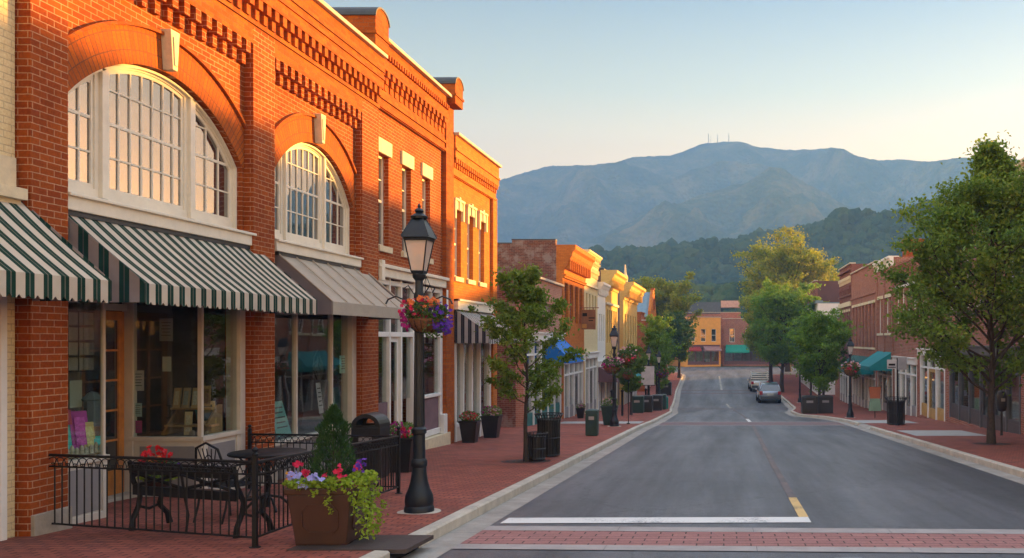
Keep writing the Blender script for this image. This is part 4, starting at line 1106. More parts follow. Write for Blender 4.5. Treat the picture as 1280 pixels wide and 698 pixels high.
# right row
GAw = (M['greenc'],)
DS = (plain('dark_shop_paint', (.05, .045, .045), .5), plain('ochre_shop_panel', (.45, .27, .08), .6))
DS2 = (plain('slate_shop_paint', (.09, .09, .1), .5), plain('dark_grey_bulk', (.07, .06, .06), .6))
r0a = rowb('brick_corner_building', 'r', 8.0, 18.9, 5.2, M['brick_rd'], 'rust brick building nearest the camera on the right side of the street', 5, (1.9, 3.9), .9, cornice=(.4, .7, M['brick_rd']), shop=WS, winsill=M['stone'])
r0 = rowb('cream_trimmed_building', 'r', 19.0, 29.6, 5.6, M['brick_rd'], 'rust brick building with cream trim at the right edge behind the large maple', 5, (1.9, 3.9), .9, cornice=(.4, .7, M['stone']), shop=(M['white2'], DS[1]), winsill=M['stone'])
r1 = rowb('dark_shopfront_building', 'r', 29.7, 39.9, 5.3, M['brick_rd'], 'pink-red brick building with black shopfront behind the large maple', 5, (1.4, 3.3), .9, cornice=(.35, .6, M['brick_rd']), shop=DS2, winsill=M['stone'])
r2 = rowb('low_white_trim_shop', 'r', 40.0, 45.8, 1.75, M['brick_rd'], 'one-storey brick shop with white framed windows and ochre panels beyond the litter bin', 0, None, shop=(M['white2'], DS[1]), shop_h=3.2)
r3 = rowb('plain_red_brick_building', 'r', 45.9, 52.5, 4.1, M['brick_rd'], 'plain red brick building with white windows, partly behind the maple', 4, (.9, 2.8), .95, (2, 4), cornice=(.3, .6, M['brick_rd']), shop=(M['white2'], M['greypan']), lint=(M['white2'], .2, False))
r4 = rowb('chimney_brick_building', 'r', 52.6, 58.4, 4.75, M['brick_rd'], 'red brick building with chimney and stepped parapet above green awning', 4, (.4, 2.5), .95, (2, 4), winsill=M['stone'], lint=(M['stone'], .2, False), cornice=(.3, .5, M['white2']), shop=WS, aw=[(.4, 5.4, .6, -.25, 1.3, M['teal'], M['teal'])], pilasters=2)
m = MB(); m.fb(2.2, 3.3, -2.2, -1.2, 4.3, 5.9); m.fb(2.1, 3.4, -2.3, -1.1, 5.9, 6.05); r4.b(m, 'chimney', M['brick'])
r5 = rowb('slim_window_building', 'r', 58.5, 70.0, 4.95, M['brick_rd'], 'red brick building with a row of tall slim windows under a white coping', 7, (-.5, 2.4), 1.05, (1, 2), winsill=M['stone'], lint=(M['stone'], .18, False), strings=((3.0, .12, .08, None),), shop=WS, aw=[(1, 10.5, .6, -.3, 1.3, M['gsr'], M['teal'])], fm=M['brick_mr'])
r6 = rowb('patterned_brick_building', 'r', 70.1, 77.2, 5.8, M['brick_mr'], 'dark maroon patterned brick building at the end of the right row', 5, (-.6, 2.2), .5, (1, 2), strings=((2.6, .35, .12, M['stone']), (3.4, .1, .12, None), (5.3, .12, .2, None)), dent=(4.4, 4.9, .16, .7, M['stone']), shop=WS, lint=(M['stone'], .2, False))
for k_ in (3.6,): dentils(r6, .2, r6.L - .2, 3.6, 4.2, 0, .12, .45, M['brick_mr'])
r7 = rowb('low_brick_annex', 'r', 79.0, 82.0, 1.85, M['brick_rd'], 'low plain red brick annex between the patterned building and the white one', 0, None, depth=8, x=9.9)
m = MB(); m.fb(.0, 3.0, -8, .1, 1.85, 2.1); r7.b(m, 'parapet_cap', M['bluegrey'])
r8 = rowb('white_side_building', 'r', 84.5, 105.5, 3.35, M['white2'], 'white painted low building with a pale blue roof edge above the street trees', 5, (.2, 1.6), 1.0, (1, 2), depth=12, x=8.6, shop=WS)
m = MB(); m.fb(0, r8.L, -.5, .16, 3.46, 3.62); m.fb(18, r8.L, -8, .2, 3.36, 3.46); r8.b(m, 'roof_edge', M['bluegrey'])
m = MB(); hp = [(2.6 + .75 * math.cos(PI * i / 10), 2.0 + .55 * math.sin(PI * i / 10)) for i in range(11)]
m.prism(hp + [(1.85, 1.4), (3.35, 1.4)], -(r8.L + .03), -(r8.L - .02), lambda p_, q_, t_: (-t_, p_, q_)); r8.b(m, 'arched_window', M['upglass2'])
r9 = rowb('brown_block_building', 'r', 107.0, 121.0, 6.85, M['brick_mr'], 'tall plain brown building rising behind the white one', 5, (3.2, 5.2), .9, (1, 2), depth=14, x=10.6, sidem=plain('brown_rendered_wall', (.10, .045, .045), .9, .15, .6))
# far cross-street buildings
def farb(name, x0, x1, y, ztop, mat, label, rot=0, **kw):
    return rowb(name, 'c', 0, x1 - x0, ztop, mat, label, loc=(x0, y, 0), rot=rot, **kw)
f1 = farb('far_orange_building', -6.6, -.1, 159.0, 3.9, plain('sun_painted_orange_brick', (.8, .36, .07), .9, .1, 2), 'orange building, sunlight painted into its wall colour, with low white parapet facing the end of the street', rot=R(22), nwin=3, wz=(-.3, 1.9), ww=.9, wcols=(1, 2), shop=(M['plum'], M['plum']), fm=M['white2'], depth=12,  # front gets no direct sun; its sunlight is put into the orange colour
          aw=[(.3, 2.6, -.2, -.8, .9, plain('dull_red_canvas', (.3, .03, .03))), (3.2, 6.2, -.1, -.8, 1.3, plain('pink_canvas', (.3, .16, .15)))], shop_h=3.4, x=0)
f2 = farb('far_red_brick_building', -.3, 14.5, 162.6, 3.7, M['brick_rd'], 'two-storey red brick building with green awning facing the end of the street', nwin=5, wz=(-.4, 2.0), ww=.9, wcols=(2, 2), shop=(M['plum'], M['plum']), depth=12, aw=[(.6, 4.8, .3, -.9, 1.5, M['greenc']), (6.0, 12.5, .3, -.9, 1.5, M['teal'])], shop_h=3.2)
f3 = farb('far_flat_roof_building', -9.5, 3.2, 176, 5.2, M['brick_rd'], 'flat roofed brick building with a dark roof band behind the orange one', nwin=0, depth=12)
m = MB(); m.fb(.0, 8.8, -4, .1, 5.0, 7.2); f3.b(m, 'dark_roof_screen', plain('slate_screen', (.07, .09, .12), .7))
m = MB(); m.fb(8.9, 12.5, -4, .05, 6.2, 7.5); f3.b(m, 'penthouse', plain('pink_render', (.5, .32, .28), .8))
f4 = farb('far_pale_shop', 15, 30, 165, 3.0, M['cream_brick'], 'cream shop building at the far right corner of the cross street', nwin=5, wz=(.4, 1.9), ww=.9, wcols=(1, 2), shop=WS, depth=12)
f5 = farb('far_left_corner_building', -26, -13, 158, 3.2, M['brick_rd'], 'brick corner building left of the orange one, seen beyond the big left tree', nwin=4, wz=(-.2, 1.7), ww=.9, wcols=(1, 2), shop=WS, depth=12)
# ================================================================== STREET THINGS
def G(x, y): return (x, y, g(y))
LG = 'victorian lamp posts along the kerbs'
def make_lamp(loc, label):
    r = empty('street_lamp', loc, 0, label, 'street lamp', LG); H = 3.84; n_first = len(bpy.data.meshes)
    m = MB(); m.lathe([(.235, 0), (.235, .06), (.215, .09), (.225, .14), (.215, .22), (.17, .3), (.135, .4), (.118, .5), (.112, .58), (.128, .6), (.128, .66), (.105, .69)], n=24); m.build('base', M['lampm'], r, smooth=True)
    m = MB(); n = 16; prof = [(.098, .69), (.092, 1.0), (.115, 1.02), (.115, 1.07), (.085, 1.1), (.07, 2.2), (.062, 2.72), (.085, 2.74), (.085, 2.8), (.062, 2.84), (.06, 2.98), (.1, 3.02), (.105, 3.06), (.07, 3.1)]
    m.lathe(prof, n=n)
    for i in range(12):
        a = 2 * PI * i / 12; m.tube([(math.cos(a) * .084, math.sin(a) * .084, 1.12), (math.cos(a) * .062, math.sin(a) * .062, 2.7)], .008, 4)
    m.build('pole', M['lampm'], r, smooth=True)
    z0, z1 = 3.1, 3.5
    m = MB(); m.lathe([(.13, z0 - .03), (.15, z0), (.12, z0 + .015)], n=4, sq=True)
    for k in range(4):
        a = PI / 4 + k * PI / 2; c, s = math.cos(a), math.sin(a)
        m.tube([(c * .135, s * .135, z0), (c * .25, s * .25, z1)], .012, 4)
    m.lathe([(.262, z1 - .01), (.275, z1 + .02), (.262, z1 + .03)], n=4, sq=True)
    m.build('lantern_frame', M['lampm'], r)
    gm_ = N('frosted_lantern_glass')
    M['lglass'] = M.get('lglass') or gm_.surf(gm_.n('MixShader', {0: .72, 1: gm_.n('BsdfTransparent', {0: (.9, .85, .82)}), 2: gm_.n('BsdfPrincipled', {'Base Color': (.85, .76, .68), 'Roughness': .25, 'Transmission Weight': .3})}))
    m = MB(); V_ = []
    for k in range(4):
        a = PI / 4 + k * PI / 2; V_ += [(math.cos(a) * .13, math.sin(a) * .13, z0 + .005), (math.cos(a) * .245, math.sin(a) * .245, z1)]
    m.add(V_, [(0, 2, 3, 1), (2, 4, 5, 3), (4, 6, 7, 5), (6, 0, 1, 7)]); m.build('lantern_glass', M['lglass'], r)
    m = MB(); m.lathe([(.31, z1 + .03), (.3, z1 + .05), (.22, z1 + .16), (.12, z1 + .27), (.1, z1 + .285)], n=4, sq=True)
    for k in range(4):
        a = PI / 4 + k * PI / 2; m.tube([(math.cos(a) * .305, math.sin(a) * .305, z1 + .045), (math.cos(a) * .11, math.sin(a) * .11, z1 + .285)], .011, 4)
    m.lathe([(.13, z1 + .28), (.135, z1 + .31), (.09, z1 + .335), (.05, z1 + .355), (.075, z1 + .38), (.06, z1 + .4), (.02, z1 + .42), (.028, z1 + .445), (.004, z1 + .48)], n=12)
    m.build('lantern_roof', M['lampm'], r, smooth=True)
    m = MB(); m.lathe([(.02, z0), (.02, z0 + .08), (.035, z0 + .1), (.05, z0 + .17), (.03, z0 + .22)], n=10); m.build('bulb', plain('opal_bulb', (.5, .45, .4), .3), r, smooth=True)
    m = MB()
    for s in (-1, 1):
        pts = [(0, s * .06, 2.62), (0, s * .16, 2.72), (0, s * .3, 2.78), (0, s * .4, 2.74), (0, s * .43, 2.68)]
        pts = [(y_, 0, z_) for _, y_, z_ in pts]
        m.tube(pts, .011, 6)
        m.tube([(s * .06, 0, 2.8), (s * .14, .0, 2.92), (s * .2, 0, 2.88), (s * .17, 0, 2.82)], .008, 5)
    m.build('basket_bracket', M['lampm'], r)
    m = MB(); m.lathe([(.34, -.02), (.34, .006), (.26, .012)], n=20); m.build('footing', M['concrete'], r)
    for ch in r.children:
        if ch.name.split('.')[0] in ('basket_bracket',): continue
        for v_ in ch.data.vertices: v_.co.x *= .8; v_.co.y *= .8
    return r
lamp = make_lamp(G(-3.93, 11.86), 'nearest black lamp post, beside the fenced cafe corner, with mixed flower basket')
for x, y, lab in ((-4.27, 35.8, 'second black lamp post on the left pavement, just behind the green litter box'),
                  (-4.55, 55.5, 'lamp post on the left pavement carrying the blank white banner panel'),
                  (-4.45, 63.0, 'small lamp post beyond the banner panel among the left street trees'),
                  (6.2, 45.2, 'lamp post on the right pavement in front of the green awning'),
                  (6.1, 74.0, 'far right lamp post hidden among trees beside the parked cars')):
    dup(lamp, G(x, y), 0, lab)

leafg = leaf('basket_leaves', [(.03, .07, .015), (.07, .14, .03), (.14, .22, .05)])
limeg = leaf('lime_vine', [(.16, .26, .02), (.30, .42, .03), (.42, .52, .06)], .4)
conif = leaf('conifer_needles', [(.015, .045, .015), (.03, .08, .02), (.06, .13, .03)], .2, 6)
FC = {'pink_bloom': (.70, .02, .10), 'purple_bloom': (.12, .03, .42), 'red_bloom': (.62, .01, .02), 'magenta_bloom': (.42, .01, .22), 'yellow_bloom': (.8, .45, .03), 'lilac_bloom': (.42, .42, .85), 'pale_bloom': (.75, .45, .5), 'orange_bloom': (.75, .2, .05)}
for k_, c_ in FC.items(): M[k_] = leaf(k_, [tuple(x * .7 for x in c_), c_, tuple(min(1, x * 1.2 + .02) for x in c_)], .3, 20)
rg = np.random.default_rng(11)
def blob(n, c, rad, shell=.5):
    d = rg.normal(size=(n, 3)); d /= np.linalg.norm(d, axis=1)[:, None]
    return np.array(c) + d * np.array(rad) * (shell + (1 - shell) * rg.uniform(0, 1, (n, 1)) ** .5)
def hanging_basket(loc, label, cols, s=1.0, nb=46, group='hanging flower baskets', purple=True):
    r = empty('hanging_basket', loc, 0, label, 'hanging basket', group)
    m = MB(); m.lathe([(.04, -.17), (.13, -.15), (.2, -.09), (.24, .0), (.245, .03), (.2, .02)], n=20)
    m.build('bowl', M['basket'], r, smooth=True)
    m = MB()
    for k in range(16):
        a = 2 * PI * k / 16; m.tube([(math.cos(a) * q, math.sin(a) * q, z) for q, z in ((.05, -.175), (.14, -.158), (.21, -.093), (.25, .0))], .004, 4)
    for k in range(3):
        a = 2 * PI * k / 3; m.tube([(math.cos(a) * .245, math.sin(a) * .245, .02), (0, 0, .62)], .004, 4)
    m.build('wire_cage', M['iron'], r)
    C = np.concatenate([blob(900, (0, 0, .12), (.3, .3, .17)), blob(260, (.12, -.05, -.06), (.2, .2, .2))])
    V, F = leaves(C, .05, rg); raw_mesh('foliage', V, F, leafg, r)
    for ci, (cn, ctr, rad) in enumerate(cols):
        C = blob(nb, ctr, rad, .8); V, F = blooms(C, .034, rg, (0, -.5, .4)); raw_mesh('blossoms', V, F, M[cn], r)
    r.scale = (s, s, s); return r
hb = hanging_basket((-3.74, 11.56, g(11.7) + 2.45), 'coir hanging basket of pink and purple flowers on the nearest lamp post',
    [('pink_bloom', (-.12, -.05, .16), (.24, .24, .16)), ('purple_bloom', (.22, -.05, .05), (.16, .2, .2)), ('orange_bloom', (.0, -.1, .24), (.22, .2, .1)), ('purple_bloom', (.26, -.05, -.08), (.1, .12, .12)), ('magenta_bloom', (-.26, -.05, .02), (.08, .1, .16))], .9)
hanging_basket((-4.2 - .1, 35.45, g(35.8) + 2.28), 'basket of dark magenta flowers on the second left lamp post', [('magenta_bloom', (0, 0, .12), (.32, .3, .2)), ('pale_bloom', (.1, 0, .2), (.25, .25, .1))], 1.35)
hanging_basket((-3.75, 35.9, g(35.8) + 2.95 - .35), 'large basket of pale pink flowers right of the second left lamp post', [('pale_bloom', (0, 0, .16), (.32, .3, .3)), ('pink_bloom', (0, 0, .05), (.3, .3, .14))], 1.25)
hanging_basket((6.2, 44.85, g(45) + 2.3), 'basket of pale pink flowers on the right lamp post', [('pale_bloom', (0, 0, .16), (.32, .3, .16)), ('pink_bloom', (0, 0, .05), (.3, .3, .14)), ('orange_bloom', (0, 0, .12), (.3, .3, .14))], 1.5)
hanging_basket((-4.2, 62.6, g(63) + 2.3), 'small pink flower basket on the farthest left lamp post', [('pink_bloom', (0, 0, .12), (.32, .3, .16)), ('purple_bloom', (0, 0, .05), (.3, .3, .14))], 1.4)
# short post with a pink bloom ball (left, near second lamp)
e = hanging_basket((-3.95, 38.0, g(38) + 2.0), 'bright pink ball of flowers on a thin post below the pale pink basket', [('pink_bloom', (0, 0, .08), (.2, .2, .2)), ('magenta_bloom', (0, 0, .05), (.22, .2, .2))], 1.0)
e2 = empty('basket_post', G(-3.95, 38.0), 0, 'thin dark post carrying the bright pink flower ball', 'post')
m = MB(); m.tube([(0, 0, 0), (0, 0, 2.62)], .02, 6); m.tube([(0, 0, 2.6), (-.04, 0, 2.64), (-.08, 0, 2.6)], .012, 5); m.build('shaft', M['iron'], e2)
m = MB(); m.lathe([(.08, 0), (.07, .03), (.03, .05)], n=10); m.build('foot', M['iron'], e2)

# ---------- railing of the cafe corner
rl = empty('iron_railing', G(-4.75, 9.3), 0, 'black wrought iron railing with looped top enclosing the cafe corner', 'railing')
rl_o = tuple(rl.location)
def panel(x0, y0, x1, y1, H=.86, posts=(1, 1), step=.112, dense=False):
    d = math.hypot(x1 - x0, y1 - y0); P_ = lambda t, h: (x0 + (x1 - x0) * t, y0 + (y1 - y0) * t, g(y0 + (y1 - y0) * t) + h)
    m = MB(); 
    for h, r in ((H, .017), (H - .125, .010), (.1, .012)): m.tube([P_(0, h), P_(1, h)], r, 6)
    n = int(round(d / step))
    for i in range(1, n): m.tube([P_(i / n, .1), P_(i / n, H - .125)], .0085, 5)
    m.build('railing_panel', M['iron'], rl, org=rl_o)
    m = MB()
    for i in range(n - 0):
        a = i / n; w = 1.55 / n
        if a + w > 1.0: w = 1 - a
        m.tube([P_(a + w * (.5 - .5 * math.cos(PI * q / 8)), H - .125 + .105 * math.sin(PI * q / 8)) for q in range(9)], .0055, 4)
        c = a + w / 2
        if dense:
            m.tube([P_(min(1, max(0, c + .022 / d * math.cos(q))), H - .07 + .03 * math.sin(q)) for q in np.linspace(0, 2 * PI, 9)], .006, 4)
            m.tube([P_(a, H - .02), P_(min(1, a + 1 / n), H - .11)], .006, 4)
        else:
            for s in (-1, 1): m.tube([P_(min(1, max(0, c + s * (.012 + .012 * math.cos(q)) / d)), H - .1 + .016 * math.sin(q)) for q in np.linspace(0, 1.7 * PI, 7)], .0045, 4)
    m.build('scroll_band', M['iron'], rl, org=rl_o)
def rpost(x, y, H=.93):
    m = MB(); z = g(y); m.box(x - .022, x + .022, y - .022, y + .022, z, z + H); m.lathe([(.03, 0), (.034, .012), (.014, .03), (.026, .045), (.03, .06), (.02, .078), (.004, .085)], x, y, z + H, 10); m.lathe([(.055, 0), (.055, .008)], x, y, z + .001, 12)
    m.build('post', M['iron'], rl, org=rl_o, smooth=True)
RP = [(-7.53, 10.24), (-4.73, 9.28), (-4.84, 11.6), (-4.9, 13.85), (-7.45, 14.45)]
for x, y in RP: rpost(x, y)
panel(*RP[0], *RP[1]); panel(*RP[1], *RP[2], dense=True); panel(*RP[2], *RP[3], dense=True); panel(*RP[3], *RP[4])

# ---------- bench (seen from behind)
bn = empty('park_bench', G(-5.93, 10.05), R(-18), 'black iron and slatted bench with crossed back behind the railing', 'bench')
def curve_end(x):
    m = MB()
    m.tube([(x, .02, .0), (x, .03, .12), (x, .10, .26), (x, .12, .38), (x, .04, .55), (x, -.01, .78)], [.036, .03, .028, .028, .026, .022], 7)   # rear leg + back upright
    m.tube([(x, .50, .0), (x, .47, .12), (x, .36, .24), (x, .40, .36), (x, .46, .42)], [.036, .03, .028, .028, .026], 7)
    m.tube([(x, .10, .26), (x, .23, .21), (x, .36, .24)], .016, 6)
    m.tube([(x, .12, .40), (x, .30, .39), (x, .47, .42)], .018, 6)
    m.tube([(x, .04, .60), (x, .2, .66), (x, .38, .65), (x, .49, .6), (x, .5, .54), (x, .46, .51), (x, .43, .55)], .017, 6)
    m.tube([(x, .46, .42), (x, .49, .5), (x, .46, .56)], .012, 6)
    m.tube([(x, .16, .41), (x, .22, .5), (x, .3, .55), (x, .36, .5), (x, .3, .45)], .01, 5)
    m.lathe([(.035, 0), (.03, .03)], x, .02, 0, 8); m.lathe([(.035, 0), (.03, .03)], x, .5, 0, 8)
    return m
for x in (-.74, .74): curve_end(x).build('bench_end', M['iron'], bn, smooth=True)
m = MB(); 
for i in range(6): m.box(-.72, .72, .12 + i * .062, .165 + i * .062, .405, .425)
m.build('seat', M['wood'], bn, bevel=.004)
m = MB(); m.tube([(-.73, -.01, .76), (.73, -.01, .76)], .018, 6); m.box(-.73, .73, -.012, .02, .64, .74); m.box(-.73, .73, .02, .055, .40, .5)
for a in (-.72, .02):
    m.tube([(a, .04, .5), (a + .7, .0, .66)], .02, 6); m.tube([(a, .0, .66), (a + .7, .04, .5)], .02, 6)
m.tube([(0, .04, .43), (0, -.01, .76)], .014, 6); m.tube([(0, .04, .43), (0, .09, .2), (0, .06, 0)], .013, 6)
m.build('backrest', M['iron'], bn, smooth=True)
# geranium pot on the bench end
gp = empty('flower_pot', (-6.45, 10.48, g(10.35) + .43), 0, 'low pot of red geraniums and lime leaves at the left end of the bench', 'flower pot')
m = MB(); m.lathe([(.10, 0), (.13, .04), (.15, .14), (.155, .15), (.13, .14)], n=18); m.build('pot', M['planter'], gp, smooth=True)
C = blob(420, (0, 0, .24), (.22, .2, .12)); V, F = leaves(C, .05, rg); raw_mesh('foliage', V, F, leafg, gp)
C = blob(240, (.03, -.04, .17), (.24, .2, .06)); V, F = leaves(C, .045, rg); raw_mesh('lime_foliage', V, F, limeg, gp)
for cn, ctr, rad, n in (('red_bloom', (-.02, 0, .38), (.17, .15, .13), 60), ('orange_bloom', (-.08, 0, .3), (.15, .15, .08), 18), ('purple_bloom', (.2, 0, .26), (.07, .1, .06), 14)):
    V, F = blooms(blob(n, ctr, rad, .6), .03, rg, (0, -.6, .4)); raw_mesh('blossoms', V, F, M[cn], gp)

# ---------- table and chair
tb = empty('cafe_table', G(-5.95, 12.0), 0, 'round black cafe table inside the railing', 'table')
m = MB(); m.lathe([(.46, .735), (.47, .745), (.47, .76), (.46, .768)], n=40); m.build('tabletop', M['iron'], tb, smooth=True)
m = MB(); m.lathe([(.035, .05), (.03, .3), (.045, .35), (.03, .4), (.03, .66), (.12, .735)], n=14)
for k in range(4):
    a = PI / 4 + k * PI / 2; m.tube([(0, 0, .2), (math.cos(a) * .16, math.sin(a) * .16, .16), (math.cos(a) * .3, math.sin(a) * .3, .02)], .018, 6); m.tube([(0, 0, .45), (math.cos(a) * .2, math.sin(a) * .2, .56), (math.cos(a) * .36, math.sin(a) * .36, .735)], .012, 6)
m.build('pedestal', M['iron'], tb, smooth=True)
def make_chair(loc, rz, label):
    ch = empty('iron_armchair', loc, rz, label, 'chair', 'iron cafe chairs')
    m = MB(); 
    for sx in (-.22, .22):
        m.tube([(sx, .22, 0), (sx, .2, .2), (sx, .21, .43)], .013, 6); m.build('leg', M['iron'], ch, smooth=True); m = MB()
        m.tube([(sx, -.3, 0), (sx, -.24, .2), (sx, -.2, .43)], .013, 6); m.build('leg', M['iron'], ch, smooth=True); m = MB()
    for i in range(9): m.box(-.22 + i * .05, -.19 + i * .05, -.2, .22, .43, .442)
    m.tube([(.23 * math.cos(a), .01 + .22 * math.sin(a), .436) for a in np.linspace(0, 2 * PI, 20)], .012, 5); m.build('seat', M['iron'], ch)
    m = MB(); m.tube([(-.21, -.2, .43), (-.22, -.27, .7), (-.17, -.31, .9), (0, -.32, .97), (.17, -.31, .9), (.22, -.27, .7), (.21, -.2, .43)], .015, 7)
    for k in range(5):
        x = -.13 + k * .065; m.tube([(x, -.22, .46), (x * .5, -.27, .65), (x * 1.1, -.31, .9)], .007, 5)
    m.tube([(.06 * math.cos(a), -.285, .74 + .08 * math.sin(a)) for a in np.linspace(0, 2 * PI, 14)], .007, 5); m.build('backrest', M['iron'], ch, smooth=True)
    for sx in (-1, 1):
        m = MB(); m.tube([(sx * .22, -.26, .66), (sx * .28, -.1, .7), (sx * .28, .12, .69), (sx * .26, .21, .63), (sx * .23, .2, .58), (sx * .22, .21, .43)], .013, 6)
        m.tube([(sx * .27, .04 + .05 * math.cos(a), .6 + .06 * math.sin(a)) for a in np.linspace(0, 5, 10)], .007, 5); m.build('armrest', M['iron'], ch, smooth=True)
    return ch
make_chair(G(-6.0, 11.15), R(-20), 'ornate black iron armchair between the bench and the cafe table')

# ---------- big brown planter
pl = empty('planter_box', (-4.10, 9.66, g(9.66)), R(2), 'square brown planter with conifer, bright flowers and trailing lime vine at the pavement corner', 'planter')
m = MB(); m.taper(0, 0, .03, .55, .255, .33, .315, .39); m.taper(0, 0, .55, .62, .335, .41, .34, .415); m.build('box', M['planter'], pl, bevel=.012)
m = MB(); 
for s in (-1, 1):
    for q in (-1, 1): m.box(s * .2 - .05, s * .2 + .05, q * .27 - .05, q * .27 + .05, 0, .04)
m.build('foot', M['planter'], pl)
m = MB()
oct_ = lambda a, b, c: [(-a, -b + c), (-a + c, -b), (a - c, -b), (a, -b + c), (a, b - c), (a - c, b), (-a + c, b), (-a, b - c)]
def on_face(kind, poly, t0, t1):
    if kind == 'f': return lambda p_, q_, t_: (p_, -(.362 + (q_ + .0) * .115) - t_, .3 + q_)
    return lambda p_, q_, t_: (.287 + q_ * .115 + t_, p_, .3 + q_)
for kind, a in (('f', .19), ('s', .24)):
    f_ = on_face(kind, None, 0, 0); o1 = oct_(a, .15, .06); o2 = oct_(a - .02, .13, .055); n = 8
    vs = [f_(p_, q_, .0) for p_, q_ in o1] + [f_(p_, q_, .012) for p_, q_ in o1] + [f_(p_, q_, .012) for p_, q_ in o2] + [f_(p_, q_, .0) for p_, q_ in o2]
    fs = [(r_ * n + i, r_ * n + (i + 1) % n, (r_ + 1) * n + (i + 1) % n, (r_ + 1) * n + i) for r_ in range(3) for i in range(n)]
    m.add(vs, fs)
m.build('moulded_panel', M['planter'], pl)
m = MB(); m.box(-.3, .3, -.37, .37, .58, .6); m.build('soil', M['soil'], pl)
# conifer: upright sprays
n = 5200; h = rg.uniform(0, 1, n) ** .85; rad = .235 * np.sin(np.clip((1 - h) * 1.75 + .0, 0, PI / 2)) ** .8 * (1 + .18 * np.sin(h * 23 + 3 * np.sin(h * 7)))
th = rg.uniform(0, 2 * PI, n); q = rg.uniform(.3, 1, n) ** .4
rad *= (1 + .16 * np.sin(th * 7 + h * 9))
C = np.stack([rad * q * np.cos(th), rad * q * np.sin(th), .6 + h * .80], 1)
d = np.stack([np.cos(th) * .5, np.sin(th) * .5, np.full(n, 1.)], 1) + rg.normal(size=(n, 3)) * .25; d /= np.linalg.norm(d, axis=1)[:, None]
sd = np.cross(d, rg.normal(size=(n, 3))); sd /= np.linalg.norm(sd, axis=1)[:, None]; s = rg.uniform(.03, .06, n)[:, None]
V = np.stack([C, C + d * s * .5 + sd * .006, C + d * s, C + d * s * .5 - sd * .006], 1).reshape(-1, 3)
cf = raw_mesh('conifer', V, np.arange(4 * n).reshape(n, 4), conif, pl)
m = MB(); m.tube([(0, 0, .58), (0, 0, 1.2)], [.02, .006], 6); m.build('trunk', M['bark'], cf)
C = np.concatenate([blob(500, (-.05, -.2, .66), (.3, .2, .08)), blob(300, (0, .1, .66), (.3, .3, .08))]); V, F = leaves(C, .045, rg); raw_mesh('foliage', V, F, leafg, pl)
# lime vine: mound + drooping strands
C = [blob(420, (-.17, -.36, .66), (.19, .1, .06)), blob(420, (.12, -.34, .66), (.2, .12, .06)), blob(360, (.33, -.1, .68), (.12, .3, .07))]
for (x, y, ln, w) in [(.36, -.36, .62, .05), (.40, -.25, .5, .06), (.36, -.1, .66, .06), (.38, .05, .55, .06), (.37, .2, .4, .06), (.3, -.42, .25, .05), (.14, -.43, .34, .03), (-.02, -.43, .16, .03), (-.2, -.43, .08, .04), (.42, -.3, .6, .03), (.41, -.05, .6, .03)]:
    n = int(ln * 170); t = rg.uniform(0, 1, n); dx = .05 * np.sin(t * 5 + x * 9)
    C.append(np.stack([x + dx * .6 + rg.normal(0, w * .6, n) + (.05 * t if x > .25 else 0), y + dx * .4 + rg.normal(0, w * .5, n) - (0 if x > .32 else .01), .7 - t * ln], 1))
C = np.concatenate(C); V, F = leaves(C, .04, rg, asp=.8); raw_mesh('trailing_vine', V, F, limeg, pl)
for cn, pts in (('pink_bloom', [(.16, -.3, .8, 9, .05), (-.17, -.3, .76, 9, .045), (.22, -.35, .73, 7, .04), (-.28, -.2, .84, 7, .04), (.02, -.3, .74, 4, .03), (.28, -.1, .8, 6, .04)]), ('lilac_bloom', [(-.24, -.38, .74, 14, .06), (-.14, -.42, .66, 12, .05), (-.04, -.4, .72, 10, .05), (.02, -.4, .7, 6, .04)]),
                ('magenta_bloom', [(.2, -.4, .66, 8, .05), (.3, -.3, .64, 6, .04)]), ('purple_bloom', [(.34, -.2, .78, 9, .06), (.3, 0, .82, 9, .06)]), ('yellow_bloom', [(-.3, -.34, .75, 5, .03)]), ('orange_bloom', [(-.33, -.25, .72, 8, .05), (-.28, -.38, .7, 5, .03)])):
    C = np.concatenate([blob(n, (a, b_, c), (w, w, w * .8), .5) for a, b_, c, n, w in pts]); V, F = blooms(C, .027, rg, (.2, -.8, .4)); raw_mesh('blossoms', V, F, M[cn], pl)

# ---------- smaller tapered planters at the shops
def tub(loc, label, cols, s=1., lime=True, mat=None, hh=.62):
    r = empty('flower_planter', loc, 0, label, 'planter', 'flower planters by the shop doors')
    m = MB(); m.taper(0, 0, 0, hh, .17, .17, .25, .25); m.taper(0, 0, hh - .05, hh, .26, .26, .27, .27); m.build('pot', mat or M['bin'], r, bevel=.008)
    C = blob(420, (0, 0, hh + .1), (.3, .28, .18)); V, F = leaves(C, .06, rg); raw_mesh('foliage', V, F, leafg if not lime else leaf('light_leaf', [(.06, .12, .02), (.14, .24, .04), (.25, .34, .06)]), r)
    for i, cn in enumerate(cols):
        V, F = blooms(blob(30, (.12 * (i - .5), -.1, hh + .16 - .05 * i), (.2, .18, .12), .7), .034, rg, (.2, -.6, .4)); raw_mesh('blossoms', V, F, M[cn], r)
    r.scale = (s, s, s); return r
tub(G(-6.05, 17.3), 'tapered dark planter of magenta flowers behind the nearest lamp post, right of the arched-top bin', ['magenta_bloom', 'pink_bloom'], 1.05)
tub(G(-7.15, 25.9), 'black tapered planter with red flowers by the striped awning shop, nearer of the pair', ['pink_bloom', 'red_bloom'], 1.0)
tub(G(-7.15, 28.3), 'black tapered planter with pink flowers by the striped awning shop, farther of the pair', ['magenta_bloom', 'pale_bloom'], 1.1)
tub(G(-4.6, 37.0), 'square green planter behind the second left lamp post', ['pale_bloom'], 1.25, mat=M['green_bin'])
tub(G(-6.9, 44.3), 'small planter of white and pink flowers against the far shop wall', ['pale_bloom', 'magenta_bloom'], .8)
